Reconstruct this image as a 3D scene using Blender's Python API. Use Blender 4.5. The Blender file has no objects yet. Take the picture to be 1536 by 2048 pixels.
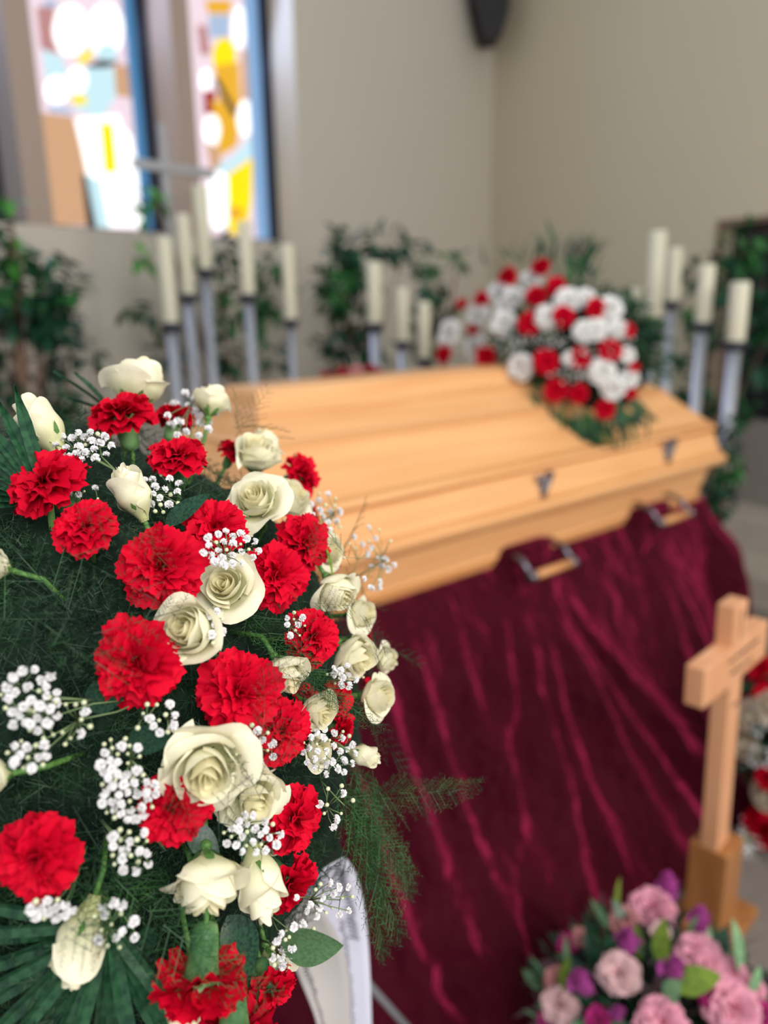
import bpy, bmesh, math, random
import numpy as np
from mathutils import Vector, Matrix, noise
random.seed(7); RNG = np.random.default_rng(11)
PI = math.pi; R = math.radians
sc = bpy.context.scene; COL = sc.collection

# ------------------------------------------------------------------ camera
EYE = Vector((0, 0, 1.65)); F = 1540.0; CX, CY = 768.0, 1024.0
_d = Vector((870 - CX, -(6900 - CY), -F)).normalized()        # direction of "down" as the lens sees it
_Z = -_d; _f = Vector((0, 0, -1)); _Y = (_f - _Z * _f.dot(_Z)).normalized(); _X = _Y.cross(_Z)
M3 = Matrix((_X, _Y, _Z))                                      # camera -> world
cam = bpy.data.cameras.new('camera'); camo = bpy.data.objects.new('camera', cam); COL.objects.link(camo)
camo.matrix_world = Matrix.Translation(EYE) @ M3.to_4x4()
cam.sensor_fit = 'VERTICAL'; cam.sensor_height = 36; cam.sensor_width = 27; cam.lens = F / 2048 * 36
cam.clip_start = 0.05
cam.dof.use_dof = True; cam.dof.focus_distance = 0.64; cam.dof.aperture_fstop = 2.3
sc.camera = camo

# ------------------------------------------------------------------ world, lights, exposure
sc.view_settings.view_transform = 'Standard'; sc.view_settings.look = 'None'
sc.view_settings.gamma = 1; sc.view_settings.use_curve_mapping = False; sc.view_settings.exposure = 0.0
sc.cycles.max_bounces = 5; sc.cycles.diffuse_bounces = 3; sc.cycles.transparent_max_bounces = 6
W = bpy.data.worlds.new('world'); sc.world = W; W.use_nodes = True
W.node_tree.nodes['Background'].inputs[0].default_value = (0.93, 0.97, 1.0, 1)
W.node_tree.nodes['Background'].inputs[1].default_value = 0.62
def area(name, loc, target, sx, sy, power, color):
    l = bpy.data.lights.new(name, 'AREA'); l.shape = 'RECTANGLE'; l.size = sx; l.size_y = sy; l.energy = power; l.color = color
    o = bpy.data.objects.new(name, l); COL.objects.link(o); o.location = loc
    o.rotation_euler = (Vector(target) - Vector(loc)).to_track_quat('-Z', 'Y').to_euler()
    return o
area('added_rear_light', (0.9, -1.8, 3.2), (0.0, 1.6, 1.0), 1.6, 1.6, 92, (1.0, 0.975, 0.94))  # added key light behind the camera, brightens the foreground flowers
area('daylight_from_side_window', (3.3, -0.6, 2.7), (0.7, 2.3, 0.9), 1.8, 2.0, 100, (1.0, 0.93, 0.83))

# ------------------------------------------------------------------ helpers
def ray(x, y): return M3 @ Vector(((x - CX) / F, -(y - CY) / F, -1.0))
def at(x, y, Y): r = ray(x, y); return EYE + r * (Y / r.y)              # the point of that ray at forward distance Y
def atd(x, y, d): r = ray(x, y).normalized(); return EYE + r * d
def atz(x, y, z): r = ray(x, y); return EYE + r * ((z - EYE.z) / r.z)
def atplane(x, y, p, n): r = ray(x, y); return EYE + r * ((p - EYE).dot(n) / r.dot(n))
def atvert(x, y, n, c):                                                  # vertical plane n.p = c
    r = ray(x, y); return EYE + r * (c / (n.x * r.x + n.y * r.y))

def new_mat(name): m = bpy.data.materials.new(name); m.use_nodes = True; return m
def setp(b, **k):
    for kk, v in k.items():
        b.inputs[kk.replace('_', ' ')].default_value = v
def simple(name, col, rough=0.5, metal=0.0, spec=0.5, noise_scale=0, noise_amt=0.1, bump=0, sheen=0, trans=0, emis=0):
    m = new_mat(name); nt = m.node_tree; b = nt.nodes['Principled BSDF']
    setp(b, Base_Color=(*col, 1), Roughness=rough, Metallic=metal); b.inputs['Specular IOR Level'].default_value = spec
    if sheen: b.inputs['Sheen Weight'].default_value = sheen
    if emis: b.inputs['Emission Color'].default_value = (*col, 1); b.inputs['Emission Strength'].default_value = emis
    if noise_scale:
        tc = nt.nodes.new('ShaderNodeTexCoord'); n = nt.nodes.new('ShaderNodeTexNoise'); n.inputs['Scale'].default_value = noise_scale; n.inputs['Detail'].default_value = 4
        nt.links.new(tc.outputs['Object'], n.inputs['Vector'])
        mix = nt.nodes.new('ShaderNodeMix'); mix.data_type = 'RGBA'
        mix.inputs[6].default_value = (*[c * (1 - noise_amt) for c in col], 1); mix.inputs[7].default_value = (*[min(1, c * (1 + noise_amt)) for c in col], 1)
        nt.links.new(n.outputs['Fac'], mix.inputs[0]); nt.links.new(mix.outputs[2], b.inputs['Base Color'])
        if bump:
            bp = nt.nodes.new('ShaderNodeBump'); bp.inputs['Strength'].default_value = bump; bp.inputs['Distance'].default_value = 0.01
            nt.links.new(n.outputs['Fac'], bp.inputs['Height']); nt.links.new(bp.outputs[0], b.inputs['Normal'])
    if trans:
        t = nt.nodes.new('ShaderNodeBsdfTranslucent'); t.inputs[0].default_value = (*[min(1, c * 1.1) for c in col], 1)
        ms = nt.nodes.new('ShaderNodeMixShader'); ms.inputs[0].default_value = trans
        out = nt.nodes['Material Output']
        nt.links.new(b.outputs[0], ms.inputs[1]); nt.links.new(t.outputs[0], ms.inputs[2]); nt.links.new(ms.outputs[0], out.inputs[0])
    return m
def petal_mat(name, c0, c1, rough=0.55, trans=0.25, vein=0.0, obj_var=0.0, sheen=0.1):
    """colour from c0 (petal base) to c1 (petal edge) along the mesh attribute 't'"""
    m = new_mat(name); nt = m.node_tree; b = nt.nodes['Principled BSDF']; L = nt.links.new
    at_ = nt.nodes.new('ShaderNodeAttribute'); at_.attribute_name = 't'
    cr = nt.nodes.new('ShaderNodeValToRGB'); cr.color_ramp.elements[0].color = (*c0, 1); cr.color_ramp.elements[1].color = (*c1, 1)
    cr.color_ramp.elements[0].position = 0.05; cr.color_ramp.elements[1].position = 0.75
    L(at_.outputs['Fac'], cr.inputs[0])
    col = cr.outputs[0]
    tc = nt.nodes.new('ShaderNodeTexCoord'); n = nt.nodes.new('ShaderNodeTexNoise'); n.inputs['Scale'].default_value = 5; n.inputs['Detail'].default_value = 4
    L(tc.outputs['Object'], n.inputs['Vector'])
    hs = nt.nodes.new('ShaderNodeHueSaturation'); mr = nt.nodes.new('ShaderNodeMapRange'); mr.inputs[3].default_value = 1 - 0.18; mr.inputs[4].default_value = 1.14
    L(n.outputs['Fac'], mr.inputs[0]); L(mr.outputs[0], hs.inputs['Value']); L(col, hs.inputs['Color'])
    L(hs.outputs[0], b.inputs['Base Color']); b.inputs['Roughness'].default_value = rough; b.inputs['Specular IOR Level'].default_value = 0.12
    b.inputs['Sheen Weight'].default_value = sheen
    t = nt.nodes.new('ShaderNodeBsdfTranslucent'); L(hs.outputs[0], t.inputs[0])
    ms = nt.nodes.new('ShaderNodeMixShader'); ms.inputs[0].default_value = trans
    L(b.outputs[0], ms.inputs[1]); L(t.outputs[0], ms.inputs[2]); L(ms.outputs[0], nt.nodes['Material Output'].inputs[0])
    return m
def leaf_mat(name, c0, c1, scale=6, rough=0.45, trans=0.15):
    m = new_mat(name); nt = m.node_tree; b = nt.nodes['Principled BSDF']; L = nt.links.new
    tc = nt.nodes.new('ShaderNodeTexCoord'); n = nt.nodes.new('ShaderNodeTexNoise'); n.inputs['Scale'].default_value = scale; n.inputs['Detail'].default_value = 3
    L(tc.outputs['Object'], n.inputs['Vector'])
    cr = nt.nodes.new('ShaderNodeValToRGB'); cr.color_ramp.elements[0].color = (*c0, 1); cr.color_ramp.elements[1].color = (*c1, 1)
    cr.color_ramp.elements[0].position = 0.38; cr.color_ramp.elements[1].position = 0.62
    L(n.outputs['Fac'], cr.inputs[0]); L(cr.outputs[0], b.inputs['Base Color']); b.inputs['Roughness'].default_value = rough; b.inputs['Specular IOR Level'].default_value = 0.35
    t = nt.nodes.new('ShaderNodeBsdfTranslucent'); L(cr.outputs[0], t.inputs[0])
    ms = nt.nodes.new('ShaderNodeMixShader'); ms.inputs[0].default_value = trans
    L(b.outputs[0], ms.inputs[1]); L(t.outputs[0], ms.inputs[2]); L(ms.outputs[0], nt.nodes['Material Output'].inputs[0])
    return m

def mk_mesh(name, verts, faces, mats, t=None, smooth=True, fm=None):
    me = bpy.data.meshes.new(name); me.from_pydata([tuple(v) for v in verts], [], [tuple(f) for f in faces])
    if not isinstance(mats, (list, tuple)): mats = [mats]
    for m in mats: me.materials.append(m)
    if smooth: me.polygons.foreach_set('use_smooth', [True] * len(me.polygons))
    if fm is not None: me.polygons.foreach_set('material_index', fm)
    if t is not None:
        a = me.attributes.new('t', 'FLOAT', 'POINT'); a.data.foreach_set('value', [float(x) for x in t])
    me.update(); return me
def link(name, me, parent=None, mw=None):
    o = bpy.data.objects.new(name, me); COL.objects.link(o)
    if parent is not None: o.parent = parent
    if mw is not None: o.matrix_local = mw
    return o
def empty(name, loc=(0, 0, 0), mw=None):
    o = bpy.data.objects.new(name, None); COL.objects.link(o); o.empty_display_size = 0.02
    if mw is not None: o.matrix_world = mw
    else: o.location = loc
    return o
def tag(o, label=None, cat=None, group=None, kind=None):
    if label: o['label'] = label
    if cat: o['category'] = cat
    if group: o['group'] = group
    if kind: o['kind'] = kind
    return o

class MB:
    """collects simple shapes for ONE mesh"""
    def __init__(s): s.v = []; s.f = []; s.m = []
    def add(s, v, f, mi=0):
        k = len(s.v); s.v += [tuple(x) for x in v]; s.f += [tuple(i + k for i in q) for q in f]; s.m += [mi] * len(f)
    def hexa(s, p, mi=0):            # 8 points: bottom 4 ccw, top 4 ccw
        s.add(p, [(3, 2, 1, 0), (4, 5, 6, 7), (0, 1, 5, 4), (1, 2, 6, 5), (2, 3, 7, 6), (3, 0, 4, 7)], mi)
    def box(s, c, ax, ay, az, mi=0): # centre and three half vectors
        c, ax, ay, az = map(Vector, (c, ax, ay, az))
        s.hexa([c - ax - ay - az, c + ax - ay - az, c + ax + ay - az, c - ax + ay - az, c - ax - ay + az, c + ax - ay + az, c + ax + ay + az, c - ax + ay + az], mi)
    def tube(s, pts, r, n=10, mi=0, cap=True):
        pts = [Vector(p) for p in pts]; rs = r if isinstance(r, (list, tuple)) else [r] * len(pts); k = len(s.v); up = None
        for i, p in enumerate(pts):
            d = (pts[min(i + 1, len(pts) - 1)] - pts[max(i - 1, 0)]).normalized()
            if up is None: up = d.orthogonal().normalized()
            up = (up - d * up.dot(d)).normalized(); sd = d.cross(up)
            for j in range(n):
                a = 2 * PI * j / n; s.v.append(tuple(p + (up * math.cos(a) + sd * math.sin(a)) * rs[i]))
        for i in range(len(pts) - 1):
            for j in range(n):
                a = k + i * n + j; b = k + i * n + (j + 1) % n; s.f.append((a, b, b + n, a + n)); s.m.append(mi)
        if cap:
            s.f.append(tuple(k + j for j in range(n))[::-1]); s.f.append(tuple(k + (len(pts) - 1) * n + j for j in range(n))); s.m += [mi, mi]
    def lathe(s, base, prof, n=20, mi=0):
        base = Vector(base); k = len(s.v)
        for r, z in prof:
            for j in range(n):
                a = 2 * PI * j / n; s.v.append((base.x + r * math.cos(a), base.y + r * math.sin(a), base.z + z))
        for i in range(len(prof) - 1):
            for j in range(n):
                a = k + i * n + j; b = k + i * n + (j + 1) % n; s.f.append((a, b, b + n, a + n)); s.m.append(mi)
        s.f.append(tuple(k + j for j in range(n))[::-1]); s.f.append(tuple(k + (len(prof) - 1) * n + j for j in range(n))); s.m += [mi, mi]
    def build(s, name, mats, parent=None, smooth=False, bevel=0, origin=None):
        v = s.v
        if origin is not None: v = [(a[0] - origin[0], a[1] - origin[1], a[2] - origin[2]) for a in v]
        me = mk_mesh(name, v, s.f, mats, smooth=smooth, fm=s.m)
        o = link(name, me, parent)
        if origin is not None: o.location = origin
        if bevel:
            b = o.modifiers.new('bevel', 'BEVEL'); b.width = bevel; b.segments = 2; b.limit_method = 'ANGLE'
        return o

# ------------------------------------------------------------------ materials
M = {}
M['wall'] = simple('plaster_wall', (0.56, 0.515, 0.445), 0.9, noise_scale=1.3, noise_amt=0.03)
M['wall_r'] = simple('plaster_wall_ochre', (0.53, 0.47, 0.345), 0.9, noise_scale=1.3, noise_amt=0.03)
M['reveal'] = simple('plaster_reveal', (0.56, 0.51, 0.45), 0.85)
M['pier'] = simple('shade_toned_pier', (0.40, 0.31, 0.26), 0.9)  # wall piers toned darker to show their shade between the bright panes
M['stone'] = simple('stone_step', (0.40, 0.35, 0.29), 0.75, noise_scale=9, noise_amt=0.12)
M['wall_low'] = simple('shaded_lower_wall', (0.20, 0.175, 0.155), 0.85)  # wall below the opening, its shade put into a darker colour
M['floor'] = simple('stone_floor', (0.19, 0.165, 0.15), 0.6, noise_scale=30, noise_amt=0.18)
M['darkwood'] = simple('dark_stained_timber', (0.010, 0.008, 0.010), 0.7, noise_scale=20, noise_amt=0.3)
M['lead'] = simple('lead_frame', (0.012, 0.014, 0.03), 0.6)
M['darkglass'] = simple('dark_glass', (0.006, 0.008, 0.012), 0.15)
M['casing'] = simple('brown_casing', (0.16, 0.10, 0.065), 0.6)
M['steel'] = simple('brushed_steel', (0.50, 0.52, 0.58), 0.38, 0.75)
M['steel_dark'] = simple('dark_iron', (0.05, 0.055, 0.08), 0.4, 0.6)
M['wax'] = simple('candle_wax', (0.74, 0.71, 0.56), 0.5, trans=0.12)
M['wick'] = simple('wick', (0.02, 0.02, 0.02), 0.9)
M['white_pot'] = simple('white_glaze', (0.75, 0.77, 0.84), 0.3)
M['terracotta'] = simple('brown_pot', (0.11, 0.05, 0.03), 0.7)
M['bark'] = simple('bark', (0.17, 0.10, 0.07), 0.9, noise_scale=25, noise_amt=0.3)
M['soil'] = simple('soil', (0.02, 0.014, 0.01), 1.0)
M['ink'] = simple('ink', (0.035, 0.03, 0.04), 0.7)
M['chrome'] = simple('antique_metal', (0.20, 0.20, 0.24), 0.35, 0.9)
M['ficus'] = leaf_mat('ficus_leaf', (0.008, 0.05, 0.022), (0.045, 0.20, 0.05), 9, 0.35)
M['ficus_d'] = leaf_mat('dark_ficus_leaf', (0.008, 0.038, 0.024), (0.02, 0.10, 0.045), 9, 0.35)
M['ivy'] = leaf_mat('bright_leaf', (0.03, 0.16, 0.025), (0.08, 0.32, 0.04), 9, 0.4)
M['fern'] = leaf_mat('asparagus_fern', (0.004, 0.022, 0.013), (0.022, 0.070, 0.026), 30, 0.5, 0.2)
M['fern_l'] = leaf_mat('tree_fern', (0.012, 0.055, 0.018), (0.04, 0.13, 0.032), 22, 0.5, 0.2)
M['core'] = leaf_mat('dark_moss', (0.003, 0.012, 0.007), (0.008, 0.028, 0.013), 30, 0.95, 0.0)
M['palm'] = leaf_mat('palm_blade', (0.012, 0.050, 0.026), (0.03, 0.10, 0.045), 14, 0.22, 0.1)
M['salal'] = leaf_mat('broad_leaf', (0.006, 0.030, 0.020), (0.02, 0.075, 0.035), 18, 0.3, 0.1)
M['salal_l'] = leaf_mat('pale_broad_leaf', (0.07, 0.16, 0.07), (0.11, 0.22, 0.10), 18, 0.5, 0.15)
M['stem'] = leaf_mat('flower_stem', (0.05, 0.15, 0.03), (0.12, 0.26, 0.06), 14, 0.5, 0.0)
M['calyx'] = leaf_mat('calyx', (0.035, 0.13, 0.045), (0.16, 0.30, 0.11), 2.2, 0.45, 0.0)
M['gstem'] = simple('wiry_stem', (0.16, 0.24, 0.10), 0.6)
M['rose'] = petal_mat('cream_rose_petal', (0.72, 0.74, 0.34), (0.95, 0.91, 0.70), 0.5, 0.30)
M['rose_in'] = petal_mat('cream_rose_heart', (0.86, 0.74, 0.30), (0.96, 0.90, 0.62), 0.5, 0.38)
M['rose_w'] = petal_mat('white_rose_petal', (0.70, 0.74, 0.58), (0.97, 0.96, 0.95), 0.55, 0.3)
M['red'] = petal_mat('red_carnation_petal', (0.12, 0.0, 0.003), (0.60, 0.0, 0.020), 0.7, 0.06, sheen=0.0)  # petal base darkened, puts the shade of the creases into the colour
M['dred'] = petal_mat('dark_red_petal', (0.16, 0.0, 0.01), (0.34, 0.01, 0.03), 0.6, 0.2)
M['pink'] = petal_mat('pink_petal', (0.60, 0.07, 0.17), (0.80, 0.36, 0.47), 0.6, 0.2)
M['dpink'] = petal_mat('dusky_pink_petal', (0.40, 0.10, 0.12), (0.55, 0.24, 0.24), 0.6, 0.2)
M['cream_pink'] = petal_mat('pale_pink_petal', (0.40, 0.07, 0.10), (0.76, 0.50, 0.51), 0.6, 0.2)
M['purple'] = petal_mat('purple_tulip_petal', (0.26, 0.02, 0.17), (0.46, 0.07, 0.34), 0.5, 0.2)
M['magenta'] = petal_mat('magenta_petal', (0.28, 0.0, 0.09), (0.40, 0.02, 0.16), 0.6, 0.2)
M['creamb'] = petal_mat('beige_petal', (0.50, 0.38, 0.22), (0.72, 0.62, 0.48), 0.6, 0.2)
M['gyp'] = simple('white_blossom', (0.90, 0.89, 0.90), 0.7, trans=0.2)
M['bud'] = simple('green_white_bud', (0.62, 0.66, 0.42), 0.7)
M['ribbon'] = simple('satin_ribbon', (0.72, 0.72, 0.86), 0.35, sheen=0.3, trans=0.1)
M['ribbon_g'] = simple('ribbon_shaded_side', (0.46, 0.43, 0.42), 0.5, sheen=0.2)  # underside of the ribbon, with its shade mixed into the grey
M['euca'] = leaf_mat('eucalyptus', (0.05, 0.15, 0.11), (0.13, 0.28, 0.20), 12, 0.5, 0.1)
M['olive'] = leaf_mat('olive_leaf', (0.10, 0.20, 0.03), (0.22, 0.33, 0.04), 8, 0.5, 0.2)
M['mint'] = leaf_mat('pale_green_leaf', (0.12, 0.28, 0.13), (0.25, 0.45, 0.24), 8, 0.5, 0.2)
M['heather'] = simple('heather', (0.10, 0.055, 0.07), 0.8, noise_scale=40, noise_amt=0.4)

def wood(name, c0, c1, rough=0.35, scale=(1, 14, 14), axis_rot=0):
    m = new_mat(name); nt = m.node_tree; b = nt.nodes['Principled BSDF']; L = nt.links.new
    tc = nt.nodes.new('ShaderNodeTexCoord'); mp = nt.nodes.new('ShaderNodeMapping'); mp.inputs['Scale'].default_value = scale
    n = nt.nodes.new('ShaderNodeTexNoise'); n.inputs['Scale'].default_value = 1.6; n.inputs['Detail'].default_value = 6; n.inputs['Distortion'].default_value = 0.6
    cr = nt.nodes.new('ShaderNodeValToRGB'); cr.color_ramp.elements[0].color = (*c0, 1); cr.color_ramp.elements[1].color = (*c1, 1)
    cr.color_ramp.elements[0].position = 0.3; cr.color_ramp.elements[1].position = 0.7
    L(tc.outputs['Object'], mp.inputs[0]); L(mp.outputs[0], n.inputs['Vector']); L(n.outputs['Fac'], cr.inputs[0]); L(cr.outputs[0], b.inputs['Base Color'])
    b.inputs['Roughness'].default_value = rough; b.inputs['Specular IOR Level'].default_value = 0.4
    return m
M['pine'] = wood('pine', (0.74, 0.36, 0.145), (0.86, 0.47, 0.21), 0.33)
M['pine_dk'] = wood('pine_moulding', (0.60, 0.26, 0.09), (0.72, 0.36, 0.14), 0.33)
M['oak'] = wood('cross_wood', (0.64, 0.30, 0.15), (0.77, 0.40, 0.22), 0.35, (10, 10, 1.5))
M['oak_dk'] = wood('cross_base_wood', (0.30, 0.115, 0.035), (0.42, 0.18, 0.06), 0.35, (10, 10, 1.5))
M['oak_edge'] = wood('cross_edge_wood', (0.40, 0.16, 0.05), (0.50, 0.23, 0.07), 0.35, (10, 10, 1.5))

def velvet():
    m = new_mat('wine_velvet'); nt = m.node_tree; b = nt.nodes['Principled BSDF']; L = nt.links.new
    tc = nt.nodes.new('ShaderNodeTexCoord')
    n = nt.nodes.new('ShaderNodeTexNoise'); n.inputs['Scale'].default_value = 11; n.inputs['Detail'].default_value = 5; n.inputs['Distortion'].default_value = 1.2
    n2 = nt.nodes.new('ShaderNodeTexNoise'); n2.inputs['Scale'].default_value = 5; n2.inputs['Detail'].default_value = 3
    L(tc.outputs['Object'], n.inputs['Vector']); L(tc.outputs['Object'], n2.inputs['Vector'])
    b.inputs['Base Color'].default_value = (0.048, 0.0008, 0.007, 1); b.inputs['Roughness'].default_value = 0.75; b.inputs['Specular IOR Level'].default_value = 0.1
    b.inputs['Sheen Weight'].default_value = 1.0; b.inputs['Sheen Roughness'].default_value = 0.38; b.inputs['Sheen Tint'].default_value = (0.80, 0.045, 0.17, 1)
    bp = nt.nodes.new('ShaderNodeBump'); bp.inputs['Strength'].default_value = 0.8; bp.inputs['Distance'].default_value = 0.06
    ad = nt.nodes.new('ShaderNodeMath'); ad.operation = 'ADD'
    L(n.outputs['Fac'], ad.inputs[0]); L(n2.outputs['Fac'], ad.inputs[1]); L(ad.outputs[0], bp.inputs['Height']); L(bp.outputs[0], b.inputs['Normal'])
    return m
M['velvet'] = velvet()

# ------------------------------------------------------------------ the room
CN = Vector((0.93, 6.8, 0))                                    # corner of the two walls
LD = Vector((math.sin(R(42)), math.cos(R(42)), 0)); LN = Vector((LD.y, -LD.x, 0))     # left wall direction, normal into the room
RD = Vector((math.sin(R(144)), math.cos(R(144)), 0)); RN = Vector((-RD.y, RD.x, 0))
if RN.y > 0: RN = -RN
HT = 5.2
def wall_box(mb, base, d, n, s0, s1, z0, z1, th, mi=0):         # th extends away from the room
    a = base + d * s0; b = base + d * s1; o = -n * th
    mb.hexa([a + Vector((0, 0, z0)), b + Vector((0, 0, z0)), b + o + Vector((0, 0, z0)), a + o + Vector((0, 0, z0)),
             a + Vector((0, 0, z1)), b + Vector((0, 0, z1)), b + o + Vector((0, 0, z1)), a + o + Vector((0, 0, z1))], mi)
wins = [(-4.66, -3.89), (-3.76, -3.00), (-2.88, -2.13)]; SILL = 2.075; HEAD = 4.3
mb = MB()
wall_box(mb, CN, LD, LN, -7.5, 0.35, 0, SILL, 0.42)
wall_box(mb, CN, LD, LN, -7.5, 0.35, HEAD, HT, 0.42)
edges = [-7.5] + [e for w in wins for e in w] + [0.35]
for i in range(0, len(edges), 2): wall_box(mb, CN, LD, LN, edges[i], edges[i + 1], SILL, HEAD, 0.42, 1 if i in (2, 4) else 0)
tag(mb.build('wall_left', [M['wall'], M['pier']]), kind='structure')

# stained glass: polygons drawn on each window's own glass plane
def emis_mat(name, c, s):
    m = new_mat(name); b = m.node_tree.nodes['Principled BSDF']; b.inputs['Base Color'].default_value = (*[x * 0.12 for x in c], 1)
    b.inputs['Emission Color'].default_value = (*c, 1); b.inputs['Emission Strength'].default_value = s; b.inputs['Roughness'].default_value = 0.2
    return m
GC = {'white': emis_mat('glass_white', (1, 1, 1), 1.5), 'pale': emis_mat('glass_pale_pink', (0.92, 0.74, 0.82), 0.95), 'blue': emis_mat('glass_blue', (0.10, 0.30, 0.58), 0.75),
      'aqua': emis_mat('glass_aqua', (0.60, 0.86, 0.94), 0.95), 'yellow': emis_mat('glass_yellow', (1.0, 0.74, 0.0), 1.1), 'amber': emis_mat('glass_amber', (0.95, 0.50, 0.03), 0.85),
      'rose': emis_mat('glass_rose', (0.58, 0.28, 0.28), 0.85), 'tan': emis_mat('glass_tan', (0.72, 0.42, 0.24), 0.85), 'red': emis_mat('glass_red', (0.42, 0.02, 0.05), 0.8),
      'dark': emis_mat('glass_dark', (0.06, 0.05, 0.06), 0.6), 'grey': emis_mat('glass_grey_blue', (0.42, 0.54, 0.74), 0.95), 'sky': emis_mat('glass_sky_blue', (0.30, 0.52, 0.85), 0.75)}
GD = 0.30
GP = CN - LN * GD
ell = lambda cx, cy, rx, ry, n=16: [(cx + rx * math.cos(2 * PI * i / n), cy + ry * math.sin(2 * PI * i / n)) for i in range(n)]
K = 2.1943
art = {1: [('rose', [(160, 30), (235, 30), (255, 235), (180, 215)]), ('white', ell(310, 130, 80, 115)), ('white', ell(465, 130, 80, 120)), ('rose', [(545, 0), (590, 0), (600, 130), (555, 130)]),
           ('aqua', ell(470, 235, 45, 45)), ('yellow', [(330, 275), (395, 205), (405, 255), (370, 280)]), ('dark', [(380, 285), (440, 262), (530, 270), (470, 298), (400, 300)]),
           ('aqua', [(185, 215), (270, 250), (300, 350), (205, 370)]), ('white', ell(250, 395, 55, 65)), ('aqua', [(300, 300), (520, 295), (510, 430), (440, 520), (330, 480)]), ('white', ell(340, 350, 45, 60)),
           ('tan', [(500, 285), (560, 285), (575, 430), (510, 420)]), ('yellow', [(318, 418), (380, 418), (378, 462), (318, 455)]), ('grey', [(215, 455), (300, 470), (330, 500), (220, 490)]),
           ('tan', [(150, 490), (320, 510), (375, 720), (400, 990), (150, 990)]), ('white', [(330, 520), (560, 500), (600, 700), (640, 1000), (400, 1000), (380, 760)]),
           ('yellow', [(440, 540), (494, 540), (516, 758), (458, 758)]), ('dark', [(358, 765), (390, 770), (425, 1000), (385, 1000)]), ('aqua', [(380, 770), (440, 790), (480, 1000), (425, 1000)]),
           ('grey', [(190, 0), (250, 0), (250, 30), (190, 30)]), ('pale', [(500, 430), (580, 430), (600, 620), (540, 560)])],
       2: [('amber', [(900, 0), (1020, 0), (1010, 60), (915, 60)]), ('grey', [(915, 65), (1010, 65), (1005, 165), (920, 165)]), ('white', ell(1050, 120, 32, 95)), ('yellow', ell(985, 250, 52, 85)),
           ('amber', [(940, 290), (1050, 270), (1060, 470), (1040, 640), (960, 690), (970, 480)]), ('rose', [(865, 110), (905, 110), (925, 240), (880, 240)]), ('red', [(893, 395), (948, 400), (950, 500), (898, 500)]),
           ('amber', [(925, 430), (990, 460), (1000, 640), (960, 650)]), ('white', ell(930, 570, 38, 70)), ('dark', [(935, 340), (960, 345), (1045, 500), (1020, 510)]), ('white', ell(1075, 520, 35, 80)),
           ('aqua', [(1110, 590), (1115, 680), (1000, 760), (915, 790), (935, 730), (1020, 690)]), ('white', ell(960, 880, 60, 130)), ('yellow', [(1000, 770), (1110, 690), (1105, 870), (1080, 1030), (1005, 1030)]),
           ('amber', [(1000, 900), (1075, 920), (1060, 960), (1005, 965)]), ('tan', [(905, 620), (960, 650), (970, 720), (930, 760)]), ('white', ell(905, 350, 28, 50)), ('tan', [(1060, 220), (1090, 220), (1095, 440), (1065, 430)])],
       0: [('sky', [(0, 0), (40, 0), (110, 900), (20, 900)])]}
strip = {1: [(575, 0), (585, 300), (640, 950)], 2: [(1090, 0), (1110, 400), (1120, 1000)]}
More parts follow.
